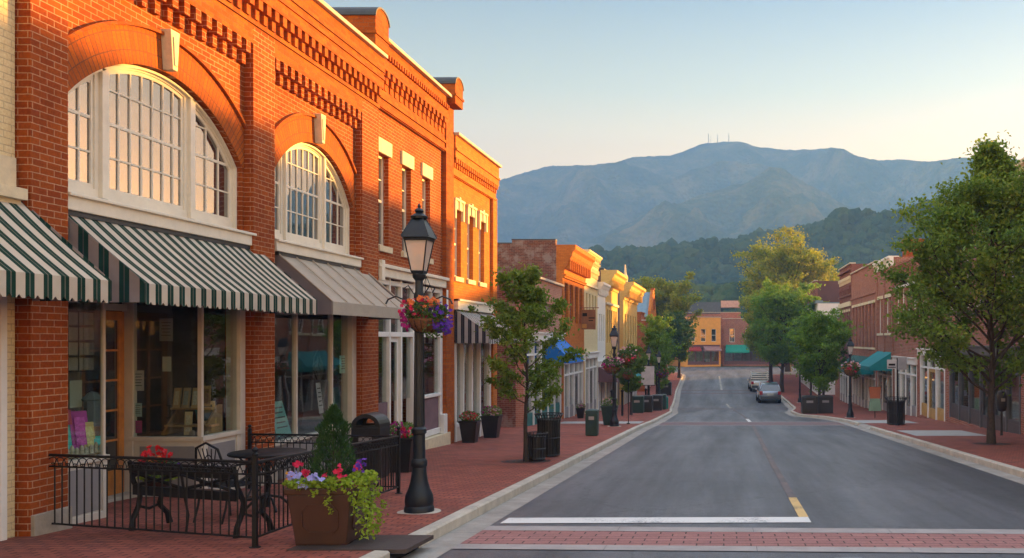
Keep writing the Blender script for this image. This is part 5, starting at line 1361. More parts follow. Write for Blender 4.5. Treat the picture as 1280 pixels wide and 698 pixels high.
# ---------- bins
def slat_bin(loc, label, r_=.27, h=.95, n=26):
    r = empty('litter_bin', loc, 0, label, 'litter bin')
    m = MB(); m.lathe([(r_ * .8, .03), (r_ * .86, h * .86), (r_ * .8, h * .86)], n=20); m.build('liner', M['bin'], r, smooth=True)
    m = MB()
    for k in range(n):
        a = 2 * PI * k / n; c, s = math.cos(a), math.sin(a)
        m.tube([(c * r_ * .92, s * r_ * .92, .03), (c * r_ * .94, s * r_ * .94, h * .78), (c * r_ * 1.0, s * r_ * 1.0, h * .9), (c * r_ * 1.2, s * r_ * 1.2, h)], .011, 4)
    m.build('slats', M['bin'], r)
    m = MB()
    for z, q in ((.06, .93), (h * .45, .94), (h * .88, .98), (h, 1.2)):
        m = MB(); m.tube([(math.cos(a) * r_ * q, math.sin(a) * r_ * q, z) for a in np.linspace(0, 2 * PI, 25)], .014, 5); m.build('ring', M['bin'], r, smooth=True)
    return r
slat_bin(G(-3.98, 20.9), 'large black slatted litter bin with flared rim beside the small kerbside tree', .265, .97)
sb = slat_bin(G(-4.02, 19.75), 'small black round litter bin just in front of the large slatted bin', .19, .6, 18)
m = MB(); m.tube([(-.26, 0, 0), (-.26, 0, .62), (-.24, 0, .8), (-.2, 0, .74)], .008, 5); m.tube([(-.3, .03, 0), (-.26, 0, .62)], .008, 5); m.build('bag_hook', M['iron'], sb)
slat_bin(G(6.95, 37.2), 'wide black litter bin on the right pavement beside the sign post', .38, 1.1, 34)
def box_bin(loc, label, mat, w=.2, h=.84, arch=False, group=None, cat='litter bin'):
    r = empty('litter_bin', loc, 0, label, cat, group)
    m = MB(); m.box(-w, w, -w, w, .03, h - .1); m.box(-w + .02, w - .02, -w + .02, w - .02, 0, .04); m.build('body', mat, r, bevel=.015)
    m = MB()
    if arch:
        pr = [(w * 1.02 * math.cos(PI * i / 12), h - .1 + .24 * math.sin(PI * i / 12)) for i in range(13)]
        ip = [(w * .68 * math.cos(PI * i / 10), h - .06 + .13 * math.sin(PI * i / 10)) for i in range(11)]
        for t0 in (-w, w - .03):
            mm = MB(); mm.holed(pr, [ip], t0, t0 + .03); m.add(mm.v, mm.f)
        a = pr; c = [(p_ * .93, h - .1 + (q_ - h + .1) * .93) for p_, q_ in pr]; mm = MB(); mm.holed(a + c[::-1], [], -w + .03, w - .03); m.add(mm.v, mm.f)
    else:
        m.taper(0, 0, h - .1, h - .02, w * 1.04, w * 1.04, w * 1.0, w * 1.0); m.taper(0, 0, h - .02, h + .01, w * .9, w * .9, w * .6, w * .6)
    m.build('lid', mat, r, bevel=.01)
    m = MB(); m.box(-w * .45, w * .45, -w - .008, -w - .001, h * .62, h * .75); m.build('notice_plate', M['border'] if mat is M['green_bin'] else M['greypan'], r)
    return r
box_bin(G(-6.22, 16.2), 'black litter bin with an arched open top behind the railing by the brick pier', M['bin'], .25, 1.0, True)
box_bin(G(-4.2, 29.3), 'dark green box litter bin standing alone on the left pavement', M['green_bin'], .19, .84)
for x, y, lab in ((-4.95, 52.6, 'nearest dark green bin in the row under the banner lamp'), (-4.55, 54.0, 'second dark bin in the row under the banner lamp'), (-4.2, 57.2, 'dark bin between the two far left lamp posts'), (-4.1, 59.5, 'teal green bin farthest along the row of left bins')):
    box_bin(G(x, y), lab, M['green_bin'] if 'green' in lab else M['bin'], .36, .98, group='bins along the left kerb')
M['teal_bin'] = plain('teal_bin', (.0, .2, .16), .5)
box_bin(G(-4.0, 60.9), 'small bright teal bin beside the dark ones at the left kerb', M['teal_bin'], .3, .8)
box_bin(G(-5.3, 84.0), 'dark box bin beyond the small lamp at the far left kerb', M['bin'], .5, 1.2, group='bins along the left kerb')
for x, y, lab in ((4.75, 51.3, 'left one of two black bins at the right kerb corner'), (5.7, 52.0, 'right one of two black bins at the right kerb corner under the round tree')):
    box_bin(G(x, y), lab, M['bin'], .42, 1.0, group='black bins at the right kerb corner')
# banner panel on lamp 3, sign post right, direction sign
bp = empty('banner_panel', (-4.55, 55.3, g(55.5) + 1.45), 0, 'blank off-white banner panel fixed to the far left lamp post', 'banner')
m = MB(); m.box(-.42, .36, -.03, -.015, .15, 1.28); m.build('panel', plain('white_banner', (.55, .5, .48), .8), bp)
m = MB(); m.tube([(-.45, -.02, 1.3), (.4, -.02, 1.3)], .02, 6); m.tube([(-.45, -.02, .13), (.4, -.02, .13)], .02, 6); m.box(-.03, .03, -.02, .14, 1.27, 1.33); m.box(-.03, .03, -.02, .14, .1, .16); m.build('arm', M['iron'], bp)
sp_ = empty('sign_post', G(6.9, 36.6), 0, 'dark post with two small pale sign plates in front of the right litter bin', 'sign')
m = MB(); m.tube([(0, 0, 0), (0, 0, 2.7)], .035, 8); m.lathe([(.09, 0), (.08, .05), (.04, .07)], n=10); m.build('post', M['iron'], sp_)
m = MB(); m.box(-.42, -.04, -.06, -.04, 2.25, 2.62); m.build('sign_plate', plain('pale_sign', (.5, .5, .5), .6), sp_)
m = MB(); m.box(.0, .36, -.06, -.04, 2.22, 2.72); m.build('sign_plate', plain('grey_sign', (.36, .35, .36), .6), sp_)
m = MB(); m.box(-.36, -.1, -.066, -.061, 2.38, 2.46); m.box(-.38, -.08, -.066, -.061, 2.3, 2.33); m.build('sign_mark', M['iron'], sp_)
ft = empty('parking_post', G(8.9, 29.5), 0, 'dark rounded box on a post beside the cream shop window, right edge', 'post box')
m = MB(); m.lathe([(.05, 0), (.04, .1), (.035, .75), (.14, .8), (.17, .9), (.17, 1.25), (.12, 1.4), (.02, 1.45)], n=14); m.build('body', M['bin'], ft, smooth=True)
m = MB(); m.box(-.06, .06, -.19, -.165, 1.1, 1.2); m.build('slot_plate', M['greypan'], ft)
for x, y, lab, cc in ((7.3, 44.5, 'small upright display of orange and green cloth behind the right lamp post', None),):
    e = empty('display_stand', G(x, y), 0, lab, 'display stand')
    m = MB(); m.tube([(0, 0, 0), (0, 0, 1.5)], .02, 6); m.box(-.3, .3, -.03, .03, 1.48, 1.52); m.build('stand', M['iron'], e)
    m = MB(); m.taper(0, 0, .95, 1.5, .24, .08, .28, .1); m.build('orange_cloth', plain('orange_cloth', (.4, .12, .05), .9), e)
    m = MB(); m.taper(0, 0, .35, .95, .3, .1, .22, .08); m.build('green_cloth', plain('green_cloth', (.2, .32, .22), .9), e)
# iron tables & railing posts far left: slim posts
for i, (x, y) in enumerate(((-5.6, 46.0), (-5.25, 47.5), (-5.1, 60.0))):
    e = empty('bollard', G(x, y), 0, ['nearest slim dark bollard on the left pavement beyond the second lamp', 'second slim dark bollard beyond the second left lamp', 'slim dark bollard next to the farthest left lamp'][i], 'bollard', 'slim bollards on the left pavement')
    m = MB(); m.tube([(0, 0, 0), (0, 0, 1.25)], .06, 8); m.build('shaft', M['iron'], e); m = MB(); m.lathe([(.09, 0), (.09, .06), (.02, .12)], z=1.25, n=10); m.build('cap', M['iron'], e)

# ---------- shop window contents
def sheet(loc, w, h, col, label, name='paper_notice', cat='notice', tilt=0, rz=R(90), mark=True, t=.004):
    e = empty(name, loc, rz, label, cat); mt_ = plain(name + '_%d_%d_%d' % tuple(int(c * 99) for c in col), col, .7, .05)
    m = MB(); a = math.sin(tilt); m.prism([(0, 0), (t, 0), (t + a * h, h), (a * h, h)], -w / 2, w / 2, lambda p_, q_, t_: (t_, p_, q_)); m.build('sheet', mt_, e)
    if mark:
        m = MB()
        for i in range(5):
            z = h * (.8 - i * .14); ww = w * (.36 - .06 * (i % 2)); y_ = a * z - .002
            m.box(-ww, ww, y_ - .001, y_, z, z + h * .04)
        m.build('print', plain('grey_ink', (.12, .12, .12)), e)
    return e
def FP(D, w, zr): return (XL + w, D, zr + EYE)
# facing camera side window of bay A at D=13.5 (glass), notices hang inside it
yb = 13.52
sheet((-8.62, yb, -.75 + EYE), .19, .3, (.6, .56, .55), 'white paper notice taped low left in the bookshop window', rz=0)
sheet((-8.35, yb + .25, .0 + EYE - .02), .2, .34, (.35, .34, .33), 'grey framed notice high in the bookshop window', rz=0)
sheet((-8.28, yb + .15, -.47 + EYE), .13, .22, (.5, .54, .48), 'small pale green paper under the grey notice', rz=0, mark=False)
sheet((-8.63, yb, -1.13 + EYE), .15, .2, (.42, .52, .5), 'teal and white card in the lower left of the bookshop window', rz=0)
sheet((-8.63, yb, -1.37 + EYE), .15, .18, (.55, .06, .2), 'pink card at the bottom left of the bookshop window', rz=0)
# stepped wooden stand with framed books
st = empty('display_stand', (-8.1, 14.0, -1.42 + EYE), 0, 'stepped wooden stand holding books in the bookshop window', 'display stand')
m = MB(); m.box(-.3, .32, -.05, .25, .36, .39); m.box(-.25, .45, -.28, -.05, .12, .15)
for x in (-.28, .3): m.prism([(-.3, 0), (.28, 0), (.28, .42), (.16, .42)], x - .015, x + .015, lambda p_, q_, t_: (t_, p_, q_))
m.build('frame', M['ltwood'], st)
def book(loc, rz, col, label, w=.14, h=.24, name='book', tilt=.25, page=(.55, .45, .3)):
    e = empty(name, loc, rz, label, 'book'); a = math.sin(tilt)
    m = MB(); m.prism([(0, 0), (.03, 0), (.03 + a * h, h), (a * h, h)], -w / 2, w / 2, lambda p_, q_, t_: (t_, p_, q_)); m.build('cover', plain('bookc_%d_%d_%d' % tuple(int(c * 99) for c in col), col, .5, .1), e)
    m = MB(); m.prism([(-.003, h * .15), (-.001, h * .15), (a * h * .7 - .001, h * .85), (a * h * .7 - .003, h * .85)], -w * .3, w * .3, lambda p_, q_, t_: (t_, p_, q_)); m.build('cover_picture', plain('bookp_%d_%d_%d' % tuple(int(c * 99) for c in page), page, .6, .4, 30), e)
    return e
zz = -1.42 + EYE
book((-8.28, 13.9, zz + .39), R(10), (.5, .32, .15), 'leftmost light wood framed book on the stand', w=.1, h=.3)
book((-8.14, 13.9, zz + .39), R(10), (.42, .3, .18), 'middle framed book on the top step of the stand', w=.1, h=.3, page=(.3, .32, .3))
book((-8.0, 13.9, zz + .39), R(10), (.5, .36, .2), 'right framed book on the top step of the stand', w=.1, h=.3, page=(.5, .5, .45))
book((-7.86, 13.95, zz + .42), R(20), (.3, .17, .07), 'dark brown book standing behind the top step', w=.12, h=.3, page=(.2, .1, .05))
book((-8.0, 13.72, zz + .0), R(20), (.6, .42, .2), 'tall leaning framed book at the foot of the stand', w=.1, h=.34)
book((-7.85, 14.0, zz + .14), R(45), (.6, .38, .14), 'gold framed picture on the right of the stand', w=.24, h=.34, page=(.05, .05, .05))
e = sheet(FP(14.15, -.3, -1.4), .42, .34, (.03, .14, .19), 'dark teal picture board in the right corner window', 'picture_board', 'picture', .2, mark=False)
m = MB(); e = empty('ornament_cluster', (-7.83, 13.72, zz), 0, 'small pile of shells and trinkets at the window corner', 'ornaments')
for i in range(9): m.lathe([(.0, 0), (.035, .01), (.03, .05), (.01, .07)], random.uniform(-.09, .09), random.uniform(-.1, .1), 0, 7)
m.build('trinkets', plain('trinket', (.35, .25, .16), .6, .4, 20), e)
# left display window of bay A
def XP(x, w, zr): X_ = XL + w; return (X_, -X_ * 1150 / (905 - x), zr + EYE)
for (x, w, z, wd, h, col, lab) in ((80, -.2, -1.38, .2, .36, (.04, .55, .5), 'teal book at the left of the left shop window'), (80, -.24, -1.02, .18, .18, (.6, .05, .1), 'crimson book standing above the teal one'),
        (94, -.28, -1.36, .1, .5, (.2, .07, .1), 'dark tall book leaning in the left shop window'), (103, -.22, -1.36, .2, .48, (.6, .05, .45), 'large magenta book in the left shop window'),
        (114, -.16, -1.38, .13, .36, (.75, .6, .22), 'mustard book beside the magenta book'), (123, -.12, -1.4, .15, .2, (.06, .6, .55), 'small teal book at the front right of the left window'), (76, -.3, -.85, .16, .2, (.5, .52, .42), 'pale grey-green book high at the left window edge')):
    book(XP(x, w, z), R(60), col, lab, wd, h, page=tuple(min(1, c * 1.3 + .05) for c in col))
e = empty('wire_rack', XP(98, -.9, -.42), R(50), 'wire rack of white leaflets hanging in the left shop window', 'rack')
m = MB()
for x in (-.12, 0, .12): m.tube([(x, 0, 0), (x, 0, .8)], .006, 4)
for z in (0, .2, .4, .6, .8): m.tube([(-.13, 0, z), (.13, 0, z)], .006, 4)
m.build('rack_frame', M['iron'], e)
for z in (.02, .22, .42, .62):
    for xa in (-.11, .01): m = MB(); m.box(xa, xa + .1, -.012, -.006, z, z + .16); m.build('leaflet', plain('leaflet_paper', (.6, .6, .56)), e)
sheet(XP(95, -.5, -.85), .22, .34, (.5, .52, .42), 'pale olive paper propped in the middle of the left shop window', mark=False)
e = empty('glass_lantern', XP(115, -.42, -1.1), 0, 'grey glass candle lantern in the left shop window', 'lantern')
m = MB(); m.lathe([(.11, 0), (.11, .03), (.09, .04), (.09, .32), (.12, .34), (.05, .42), (.015, .44)], n=8); m.build('body', plain('grey_lantern', (.22, .28, .3), .3, .1, 5), e); m = MB(); m.tube([(.04 * math.cos(a), 0, .47 + .04 * math.sin(a)) for a in np.linspace(0, 2 * PI, 12)], .006, 4); m.build('ring', M['iron'], e)
m = MB(); m.taper(0, 0, -.3, -.005, .1, .1, .1, .1); m.build('stand', M['ltwood'], e)
for i in range(9):
    e = empty('figurine', XP(78 + i * 6, -.1, -1.4), i * .7, 'small cream figurine in the row along the left shop window ledge', 'figurine', 'cream figurines along the left shop window ledge')
    m = MB(); h_ = .8 + .5 * ((i * 7) % 5) / 5
    m.lathe([(.0, 0), (.035, .01), (.022, .05 * h_), (.028, .08 * h_), (.02, .1 * h_), (.005, .12 * h_)], n=8); m.build('figurine_body', plain('figurine_paint', (.55, .45, .3), .6, .5, 20), e, smooth=True)
    m = MB(); m.lathe([(.04, -.012), (.04, .0)], n=8); m.build('base', M['ltwood'], e)
# bay B contents
sheet(XP(356, -.3, -1.74), .55, .62, (.25, .55, .5), 'pale teal board leaning at the left of the taupe-awning window', 'display_board', 'board', .3)
sheet(XP(428, -.25, -1.74), .45, .75, (.25, .55, .5), 'pale teal poster board behind the conifer', 'display_board', 'board', .25, mark=False)
sheet(XP(430, -.12, -.68), .42, .36, (.45, .72, .62), 'mint green lettered sign hanging in the taupe-awning window', 'hanging_sign', 'sign')
sheet(XP(402, -.3, -1.45), .2, .6, (.75, .72, .75), 'white leaflet on the grey easel in the taupe-awning window', 'leaflet', 'leaflet', .12)
e = empty('display_easel', XP(398, -.6, -1.77), R(90), 'grey draped display easel in the taupe-awning window', 'easel')
m = MB(); m.taper(0, 0, 0, .95, .35, .2, .2, .1); m.build('drape', plain('grey_drape', (.13, .14, .16), .9, .2, 5), e)
m = MB(); m.tube([(-.2, .1, .9), (0, .1, 1.15), (.2, .1, .9)], .015, 5); m.build('top_bar', M['iron'], e)
e = empty('driftwood_sculpture', XP(398, -.75, -.95), R(90), 'pale looped driftwood sculpture in the taupe-awning window', 'sculpture')
m = MB()
for i in range(16):
    a = random.uniform(-1.3, 1.3); h = random.uniform(.35, .75); m.tube([(0, 0, .05), (math.sin(a) * .22, random.uniform(-.1, .1), h * .55), (math.sin(a * 1.1) * .26, 0, h * .8), (math.sin(a * .6) * .1, 0, h)], [.014, .014, .012, .007], 5)
m.build('branches', plain('driftwood', (.30, .27, .24), .7, .2, 10), e); m = MB(); m.lathe([(.2, -.82), (.2, 0), (.05, .06)], n=14); m.build('pedestal', plain('grey_drape', (.13, .14, .16)), e)

# ================================================================== VEHICLES
def make_car(loc, rz, col, label, name='parked_car', pickup=False):
    r = empty(name, loc, rz, label, 'car' if not pickup else 'pickup truck')   # length along local +y (front), width x
    body = plain('car_paint_' + name + '_%d' % int(col[0] * 100), col, .28, .04, 2, metal=.55, coat=1)
    W = .92
    sec = [(-2.3, .42, .86, .0), (-2.26, .32, .98, .0), (-2.1, .28, 1.02, 0), (-1.4, .26, 1.0, 0), (0, .25, .98, 0), (.9, .25, 1.0, 0), (1.3, .26, .96, 0), (2.0, .28, .84, 0), (2.22, .34, .7, 0), (2.28, .42, .6, 0)]
    m = MB(); n = 10
    for (y, z0, z1, _) in sec:
        wf = W * (1 - .10 * (abs(y) / 2.3) ** 4)
        ring = [(-wf * .9, z0), (wf * .9, z0), (wf, z0 + .12), (wf * 1.01, (z0 + z1) / 2), (wf * .97, z1 - .08), (wf * .90, z1), (-wf * .90, z1), (-wf * .97, z1 - .08), (-wf * 1.01, (z0 + z1) / 2), (-wf, z0 + .12)]
        m.v += [(a, y, b_) for a, b_ in ring]
    for i in range(len(sec) - 1):
        for k in range(n): a = i * n + k; b_ = i * n + (k + 1) % n; m.f.append((a, a + n, b_ + n, b_))
    m.f.append(tuple(range(n))); m.f.append(tuple(range((len(sec) - 1) * n, len(sec) * n))[::-1])
    m.build('body', body, r, smooth='all')
    # greenhouse
    cab = [(-2.12, 1.0, .86, .80), (-1.86, 1.52, .68, .0), (-1.3, 1.60, .70, 0), (-.2, 1.62, .70, 0), (.45, 1.5, .68, 0), (1.1, .99, .82, 0)]
    if pickup: cab = [(-.65, 1.0, .84, 0), (-.6, 1.62, .7, 0), (0, 1.7, .72, 0), (.5, 1.6, .7, 0), (1.1, 1.0, .82, 0)]
    m = MB(); n = 4
    for (y, z, w_, _) in cab: m.v += [(-.86 if z > 1.02 else -w_, y * 1.0, .97), (-w_, y, z), (w_, y, z), (.86 if z > 1.02 else w_, y, .97)]
    for i in range(len(cab) - 1):
        for k in range(3): a = i * 4 + k; m.f.append((a, a + 1, a + 5, a + 4))
    m.f.append((0, 3, 2, 1)); e_ = (len(cab) - 1) * 4; m.f.append((e_, e_ + 1, e_ + 2, e_ + 3))
    m.build('cabin_glass', M['upglass2'], r)
    m = MB(); 
    rf = cab[1:-1]; m.v = []; 
    for (y, z, w_, _) in rf: m.v += [(-w_ - .02, y, z - .05), (-w_ + .04, y, z + .025), (w_ - .04, y, z + .025), (w_ + .02, y, z - .05)]
    for i in range(len(rf) - 1):
        for k in range(3): a = i * 4 + k; m.f.append((a, a + 1, a + 5, a + 4))
    for s in (-1, 1):
        for (ya, za, wa), (yb_, zb_, wb) in (((cab[0][0], .98, .87), (cab[1][0], cab[1][1], cab[1][2] + .01)), ((cab[-1][0], .98, .85), (cab[-2][0], cab[-2][1], cab[-2][2] + .01)), ((-.35, .98, .87), (-.3, 1.58, .71))):
            m.tube([(s * wa, ya, za), (s * wb, yb_, zb_)], .045, 5)
        m.tube([(s * .6, -1.8, 1.66), (s * .62, 0, 1.69)], .02, 5)
    m.build('roof', body, r, smooth='all')
    m = MB(); m.box(-.8, .8, -2.36, -2.2, .36, .6); m.box(-.8, .8, 2.15, 2.3, .32, .55); m.build('bumper', plain('dark_bumper', (.06, .065, .07), .6), r, bevel=.03)
    for s in (-1, 1):
        m = MB(); m.box(s * .62, s * .87, -2.31, -2.2, .72, 1.0); m.build('tail_light', plain('red_lamp', (.35, .02, .03), .25), r, bevel=.02)
        m = MB(); m.box(s * .55, s * .85, 2.12, 2.25, .6, .76); m.build('headlight', plain('clear_lamp', (.6, .6, .6), .2), r, bevel=.02)
        m = MB(); m.box(s * .92, s * 1.08, .72, .84, .95, 1.1); m.build('wing_mirror', body, r, bevel=.02)
    m = MB(); m.box(-.26, .26, -2.335, -2.31, .68, .82); m.build('number_plate', plain('plate', (.5, .5, .48), .5), r)
    m = MB(); m.box(-.55, .55, -2.33, -2.30, .86, .89); m.build('chrome_strip', plain('chrome', (.6, .6, .6), .2, .02, metal=1), r)
    for y in (-1.42, 1.42):
        for s in (-1, 1):
            m = MB(); m.lathe([(.2, -.11), (.33, -.1), (.34, -.06), (.34, .06), (.33, .1), (.2, .11)], n=20)
            m.v = [(s * .84 + c, y + a, .34 + b_) for a, b_, c in m.v]; w_ = m.build('wheel', plain('tyre_rubber', (.02, .02, .02), .9), r, smooth=True)
            m = MB(); m.lathe([(.02, -.09), (.2, -.1), (.2, .1), (.02, .09)], n=12); m.v = [(s * .845 + c * 1.02, y + a, .34 + b_) for a, b_, c in m.v]; m.build('rim', plain('rim', (.4, .4, .42), .35, metal=.8), w_)
    return r
c1 = make_car((3.72, 77.3, g(77) - .13), R(1.5), (.30, .36, .44), 'silver blue estate car parked at the right kerb, seen from behind')
c2 = make_car((3.45, 92.0, g(92) - .13), R(2), (.60, .60, .58), 'white pickup truck parked ahead of the silver car under the big trees', 'parked_truck', True)
m = MB(); m.box(-.8, .8, -2.1, -.8, 1.0, 1.02)
for z in (1.2, 1.4, 1.6, 1.8): m.box(-.85, -.8, -2.1, -.8, z, z + .12); m.box(.8, .85, -2.1, -.8, z, z + .12); m.box(-.85, .85, -2.14, -2.1, z, z + .12)
m.build('stake_sides', M['white2'], c2)
c3 = None and make_car((3.3, 99.5, g(99.5) - .13), R(2), (.06, .06, .065), 'dark car parked beyond the pickup truck, mostly hidden')

# ================================================================== TREES
def tree(name, label, x, y, H, cb, Rm, n_leaf, ls, mat, seed, tr=.08, group=None, nb=None, peak=.35, sub=4, cl=.3, lean=0, zdroop=0., pw=.8, trunkm=None, topcut=.96):
    rn = np.random.default_rng(seed); r = empty(name, G(x, y), rn.uniform(0, 6), label, 'tree', group)
    def Rf(t):  # t 0..1 in crown
        return Rm * ((t / peak) ** .5 if t < peak else ((1 - t) / (1 - peak)) ** pw)
    m = MB(); P = []
    tp = [Vector((lean * (i / 10) ** 1.5 + .015 * H * math.sin(i * 1.1 + seed) * (i / 10), .01 * H * math.cos(i * 1.7 + seed) * (i / 10), H * topcut * i / 10)) for i in range(11)]
    m.tube(tp, [tr * (1.25 if i == 0 else 1) * (1 - .93 * (i / 10) ** .9) + .006 for i in range(11)], 9)
    nb = nb or int(10 + H * 4); anchors = []
    for i in range(nb):
        f = (i + rn.uniform(0, 1)) / nb; z = cb * .8 + (H * topcut - cb * .8) * f * .97
        t = max(.02, min(.98, (z - cb) / (H - cb)))
        k = z / (H * topcut) * 10; a = tp[min(9, int(k))].lerp(tp[min(10, int(k) + 1)], k - int(k))
        az = i * 2.4 + rn.uniform(-.5, .5); ln = max(.25, Rf(min(.98, t + .12))) * rn.uniform(.72, 1.12); el = R(rn.uniform(22, 42) + 30 * t)
        d = Vector((math.cos(az) * math.cos(el), math.sin(az) * math.cos(el), math.sin(el)))
        ln2 = ln / max(.35, math.cos(el)); pts = [a]; 
        for q in range(1, 6):
            pts.append(a + d * ln2 * q / 5 + Vector((rn.normal() * .03 * ln, rn.normal() * .03 * ln, (.10 * (q / 5) ** 2 - zdroop * (q / 5)) * ln)))
        r0 = max(.006, tr * .42 * (1 - t) ** .7 * min(1, ln / Rm + .2)); m.tube(pts, [r0 * (1 - .8 * q / 5) for q in range(6)], 5, cap=False)
        for q in range(2, 6): anchors.append((pts[q], .18 + .1 * q / 5, d))
        for s_ in range(sub):
            q = rn.uniform(.3, .95) * 5; b = pts[int(q)].lerp(pts[min(5, int(q) + 1)], q - int(q)); az2 = az + rn.choice([-1, 1]) * rn.uniform(.5, 1.2)
            l2 = ln * rn.uniform(.28, .5); d2 = Vector((math.cos(az2) * .85, math.sin(az2) * .85, rn.uniform(.1, .7)))
            p2 = [b, b + d2 * l2 * .5, b + d2 * l2 + Vector((0, 0, .05 * l2))]; m.tube(p2, [r0 * .4, r0 * .25, .003], 4, cap=False)
            anchors += [(p2[1], .2, d2), (p2[2], .2, d2)]
    anchors.append((tp[-1], .2, Vector((0, 0, 1)))); anchors.append((tp[-2], .2, Vector((0, 0, 1))))
    m.build('trunk', trunkm or M['bark'], r, smooth=True)
    A = np.array([tuple(a[0]) for a in anchors]); S = np.array([a[1] for a in anchors]) * cl * rn.uniform(.6, 1.4, len(anchors)) * Rm
    wt = rn.uniform(.3, 1.4, len(A)); wt /= wt.sum(); idx = rn.choice(len(A), n_leaf, p=wt)
    C = A[idx] + rn.normal(size=(n_leaf, 3)) * S[idx][:, None] * np.array([1, 1, .62])
    V, F = leaves(C, ls, rn, up=.45); raw_mesh('crown', V, F, mat, r)
    return r
LF = leaf('maple_leaves', [(.06, .12, .015), (.12, .21, .025), (.20, .30, .035), (.33, .34, .05)], .4, .8)
LF2 = leaf('fresh_green_leaves', [(.06, .14, .015), (.15, .28, .025), (.27, .40, .04)], .4, .6)
LFd = leaf('deep_green_leaves', [(.03, .07, .012), (.06, .14, .02), (.14, .22, .035)], .35, .35)
LFy = leaf('gold_green_leaves', [(.08, .15, .015), (.19, .26, .02), (.34, .35, .025), (.46, .39, .03)], .4, .3)
tree('street_tree', 'slender young tree growing from a round grate beside the near left bins', -4.22, 19.6, 4.1, 1.25, 1.2, 11500, .082, LF, 3, .045, nb=24, cl=.30, sub=4, peak=.3, pw=.85)
tree('street_tree', 'tall broad maple on the right pavement, its top lit gold', 7.35, 25.3, 8.2, 1.5, 2.95, 58000, .115, LF, 11, .105, nb=60, cl=.27, sub=6, peak=.24, pw=.95)
tree('street_tree', 'round full green tree at the right kerb corner by the black bins', 5.5, 53.0, 5.2, 1.4, 2.2, 16000, .15, LF2, 5, .10, nb=34, cl=.34, peak=.35, pw=.65)
tree('street_tree', 'large dark tree overhanging the parked car, right of the road', 5.5, 88, 8.8, 2.6, 3.5, 30000, .23, LF2, 6, .22, nb=60, cl=.28, peak=.42, pw=.5, lean=-.8)
tree('street_tree', 'broad dark tree behind the parked truck, right side of the road', 5.2, 103, 9.2, 2.4, 3.8, 30000, .25, LFy, 8, .25, nb=50, cl=.3, peak=.42, pw=.5, lean=-.6)
tree('tall_tree', 'tallest golden topped tree rising behind the dark right trees', 8.9, 128, 14.8, 4, 6.4, 60000, .33, LFy, 9, .4, nb=90, cl=.30, peak=.45, pw=.45)
tree('tall_tree', 'yellow green tree behind the brown block building', 17.0, 142, 12.6, 5, 4.6, 22000, .34, LFy, 19, .3, nb=50, cl=.3, peak=.45, pw=.5)
tree('tall_tree', 'large golden green tree beside the gabled building, left of the road', -7.4, 116, 10.8, 3, 4.4, 46000, .27, LFy, 12, .3, nb=70, cl=.28, peak=.42, pw=.6)
tree('tall_tree', 'dark lower tree at the right foot of the big left golden tree', -5.4, 111, 6.6, 2.2, 2.3, 12000, .24, LFd, 13, .2, nb=40, cl=.32, peak=.45, pw=.5)
tree('tall_tree', 'pale green tree behind the roofs left of the big golden tree', -16.5, 135, 9.5, 3, 4.0, 18000, .32, LFy, 21, .25, nb=40, cl=.3, peak=.45, pw=.5)
for i, (x, y, H, Rr, lab, mt_) in enumerate(((-4.95, 49.0, 3.5, .85, 'small leafy street tree just beyond the pink flower ball', LF), (-4.95, 67.5, 6.3, 1.75, 'bushy bright green street tree beyond the small left lamp', LF2), (-5.9, 82, 5.4, 1.6, 'green tree beside the farthest left kerb before the crossing', LF2))):
    tree('street_tree', lab, x, y, H, 1.4, Rr, 9000, .15, mt_, 30 + i, .07, nb=30, cl=.34, peak=.42, pw=.6)
for i, (x, y, H, Rr, lab) in enumerate(((6.7, 62, 5.6, 1.6, 'street tree hidden behind the round right corner tree'), (6.9, 73, 6.2, 1.9, 'dark street tree before the large tree over the parked car'))):
    tree('street_tree', lab, x, y, H, 1.9, Rr, 8000, .18, LFd, 40 + i, .1, nb=30, cl=.34, peak=.42, pw=.6)
# tree grates
for x, y, lab in ((-4.22, 19.6, 'round iron grate at the foot of the young left tree'), (7.35, 25.3, 'dark grate at the foot of the big right maple')):
    e = empty('tree_grate', G(x, y), 0, lab, 'tree grate')
    m = MB(); nn_ = 24
    for r0_, r1_ in ((.12, .2), (.24, .32), (.36, .44), (.48, .52)):
        o = len(m.v)
        for k_ in range(nn_):
            a = 2 * PI * k_ / nn_
            for q in (r0_, r1_): m.v.append((math.cos(a) * q, math.sin(a) * q, .008 + g(y + math.sin(a) * q) - g(y)))
        m.f += [(o + 2 * k_, o + 2 * k_ + 1, o + 2 * ((k_ + 1) % nn_) + 1, o + 2 * ((k_ + 1) % nn_)) for k_ in range(nn_)]
    m.build('rings', plain('rusty_iron_plate', (.055, .035, .03)), e)
    m = MB()
    for k_ in range(12):
        a = 2 * PI * k_ / 12; c, s = math.cos(a), math.sin(a); q0, q1, w_ = .12, .52, .012
        m.add([(c * q0 - s * w_, s * q0 + c * w_, .011 + g(y + s * q0) - g(y)), (c * q0 + s * w_, s * q0 - c * w_, .011 + g(y + s * q0) - g(y)), (c * q1 + s * w_, s * q1 - c * w_, .011 + g(y + s * q1) - g(y)), (c * q1 - s * w_, s * q1 + c * w_, .011 + g(y + s * q1) - g(y))], [(0, 1, 2, 3)])
    m.build('bars', M['iron'], e)

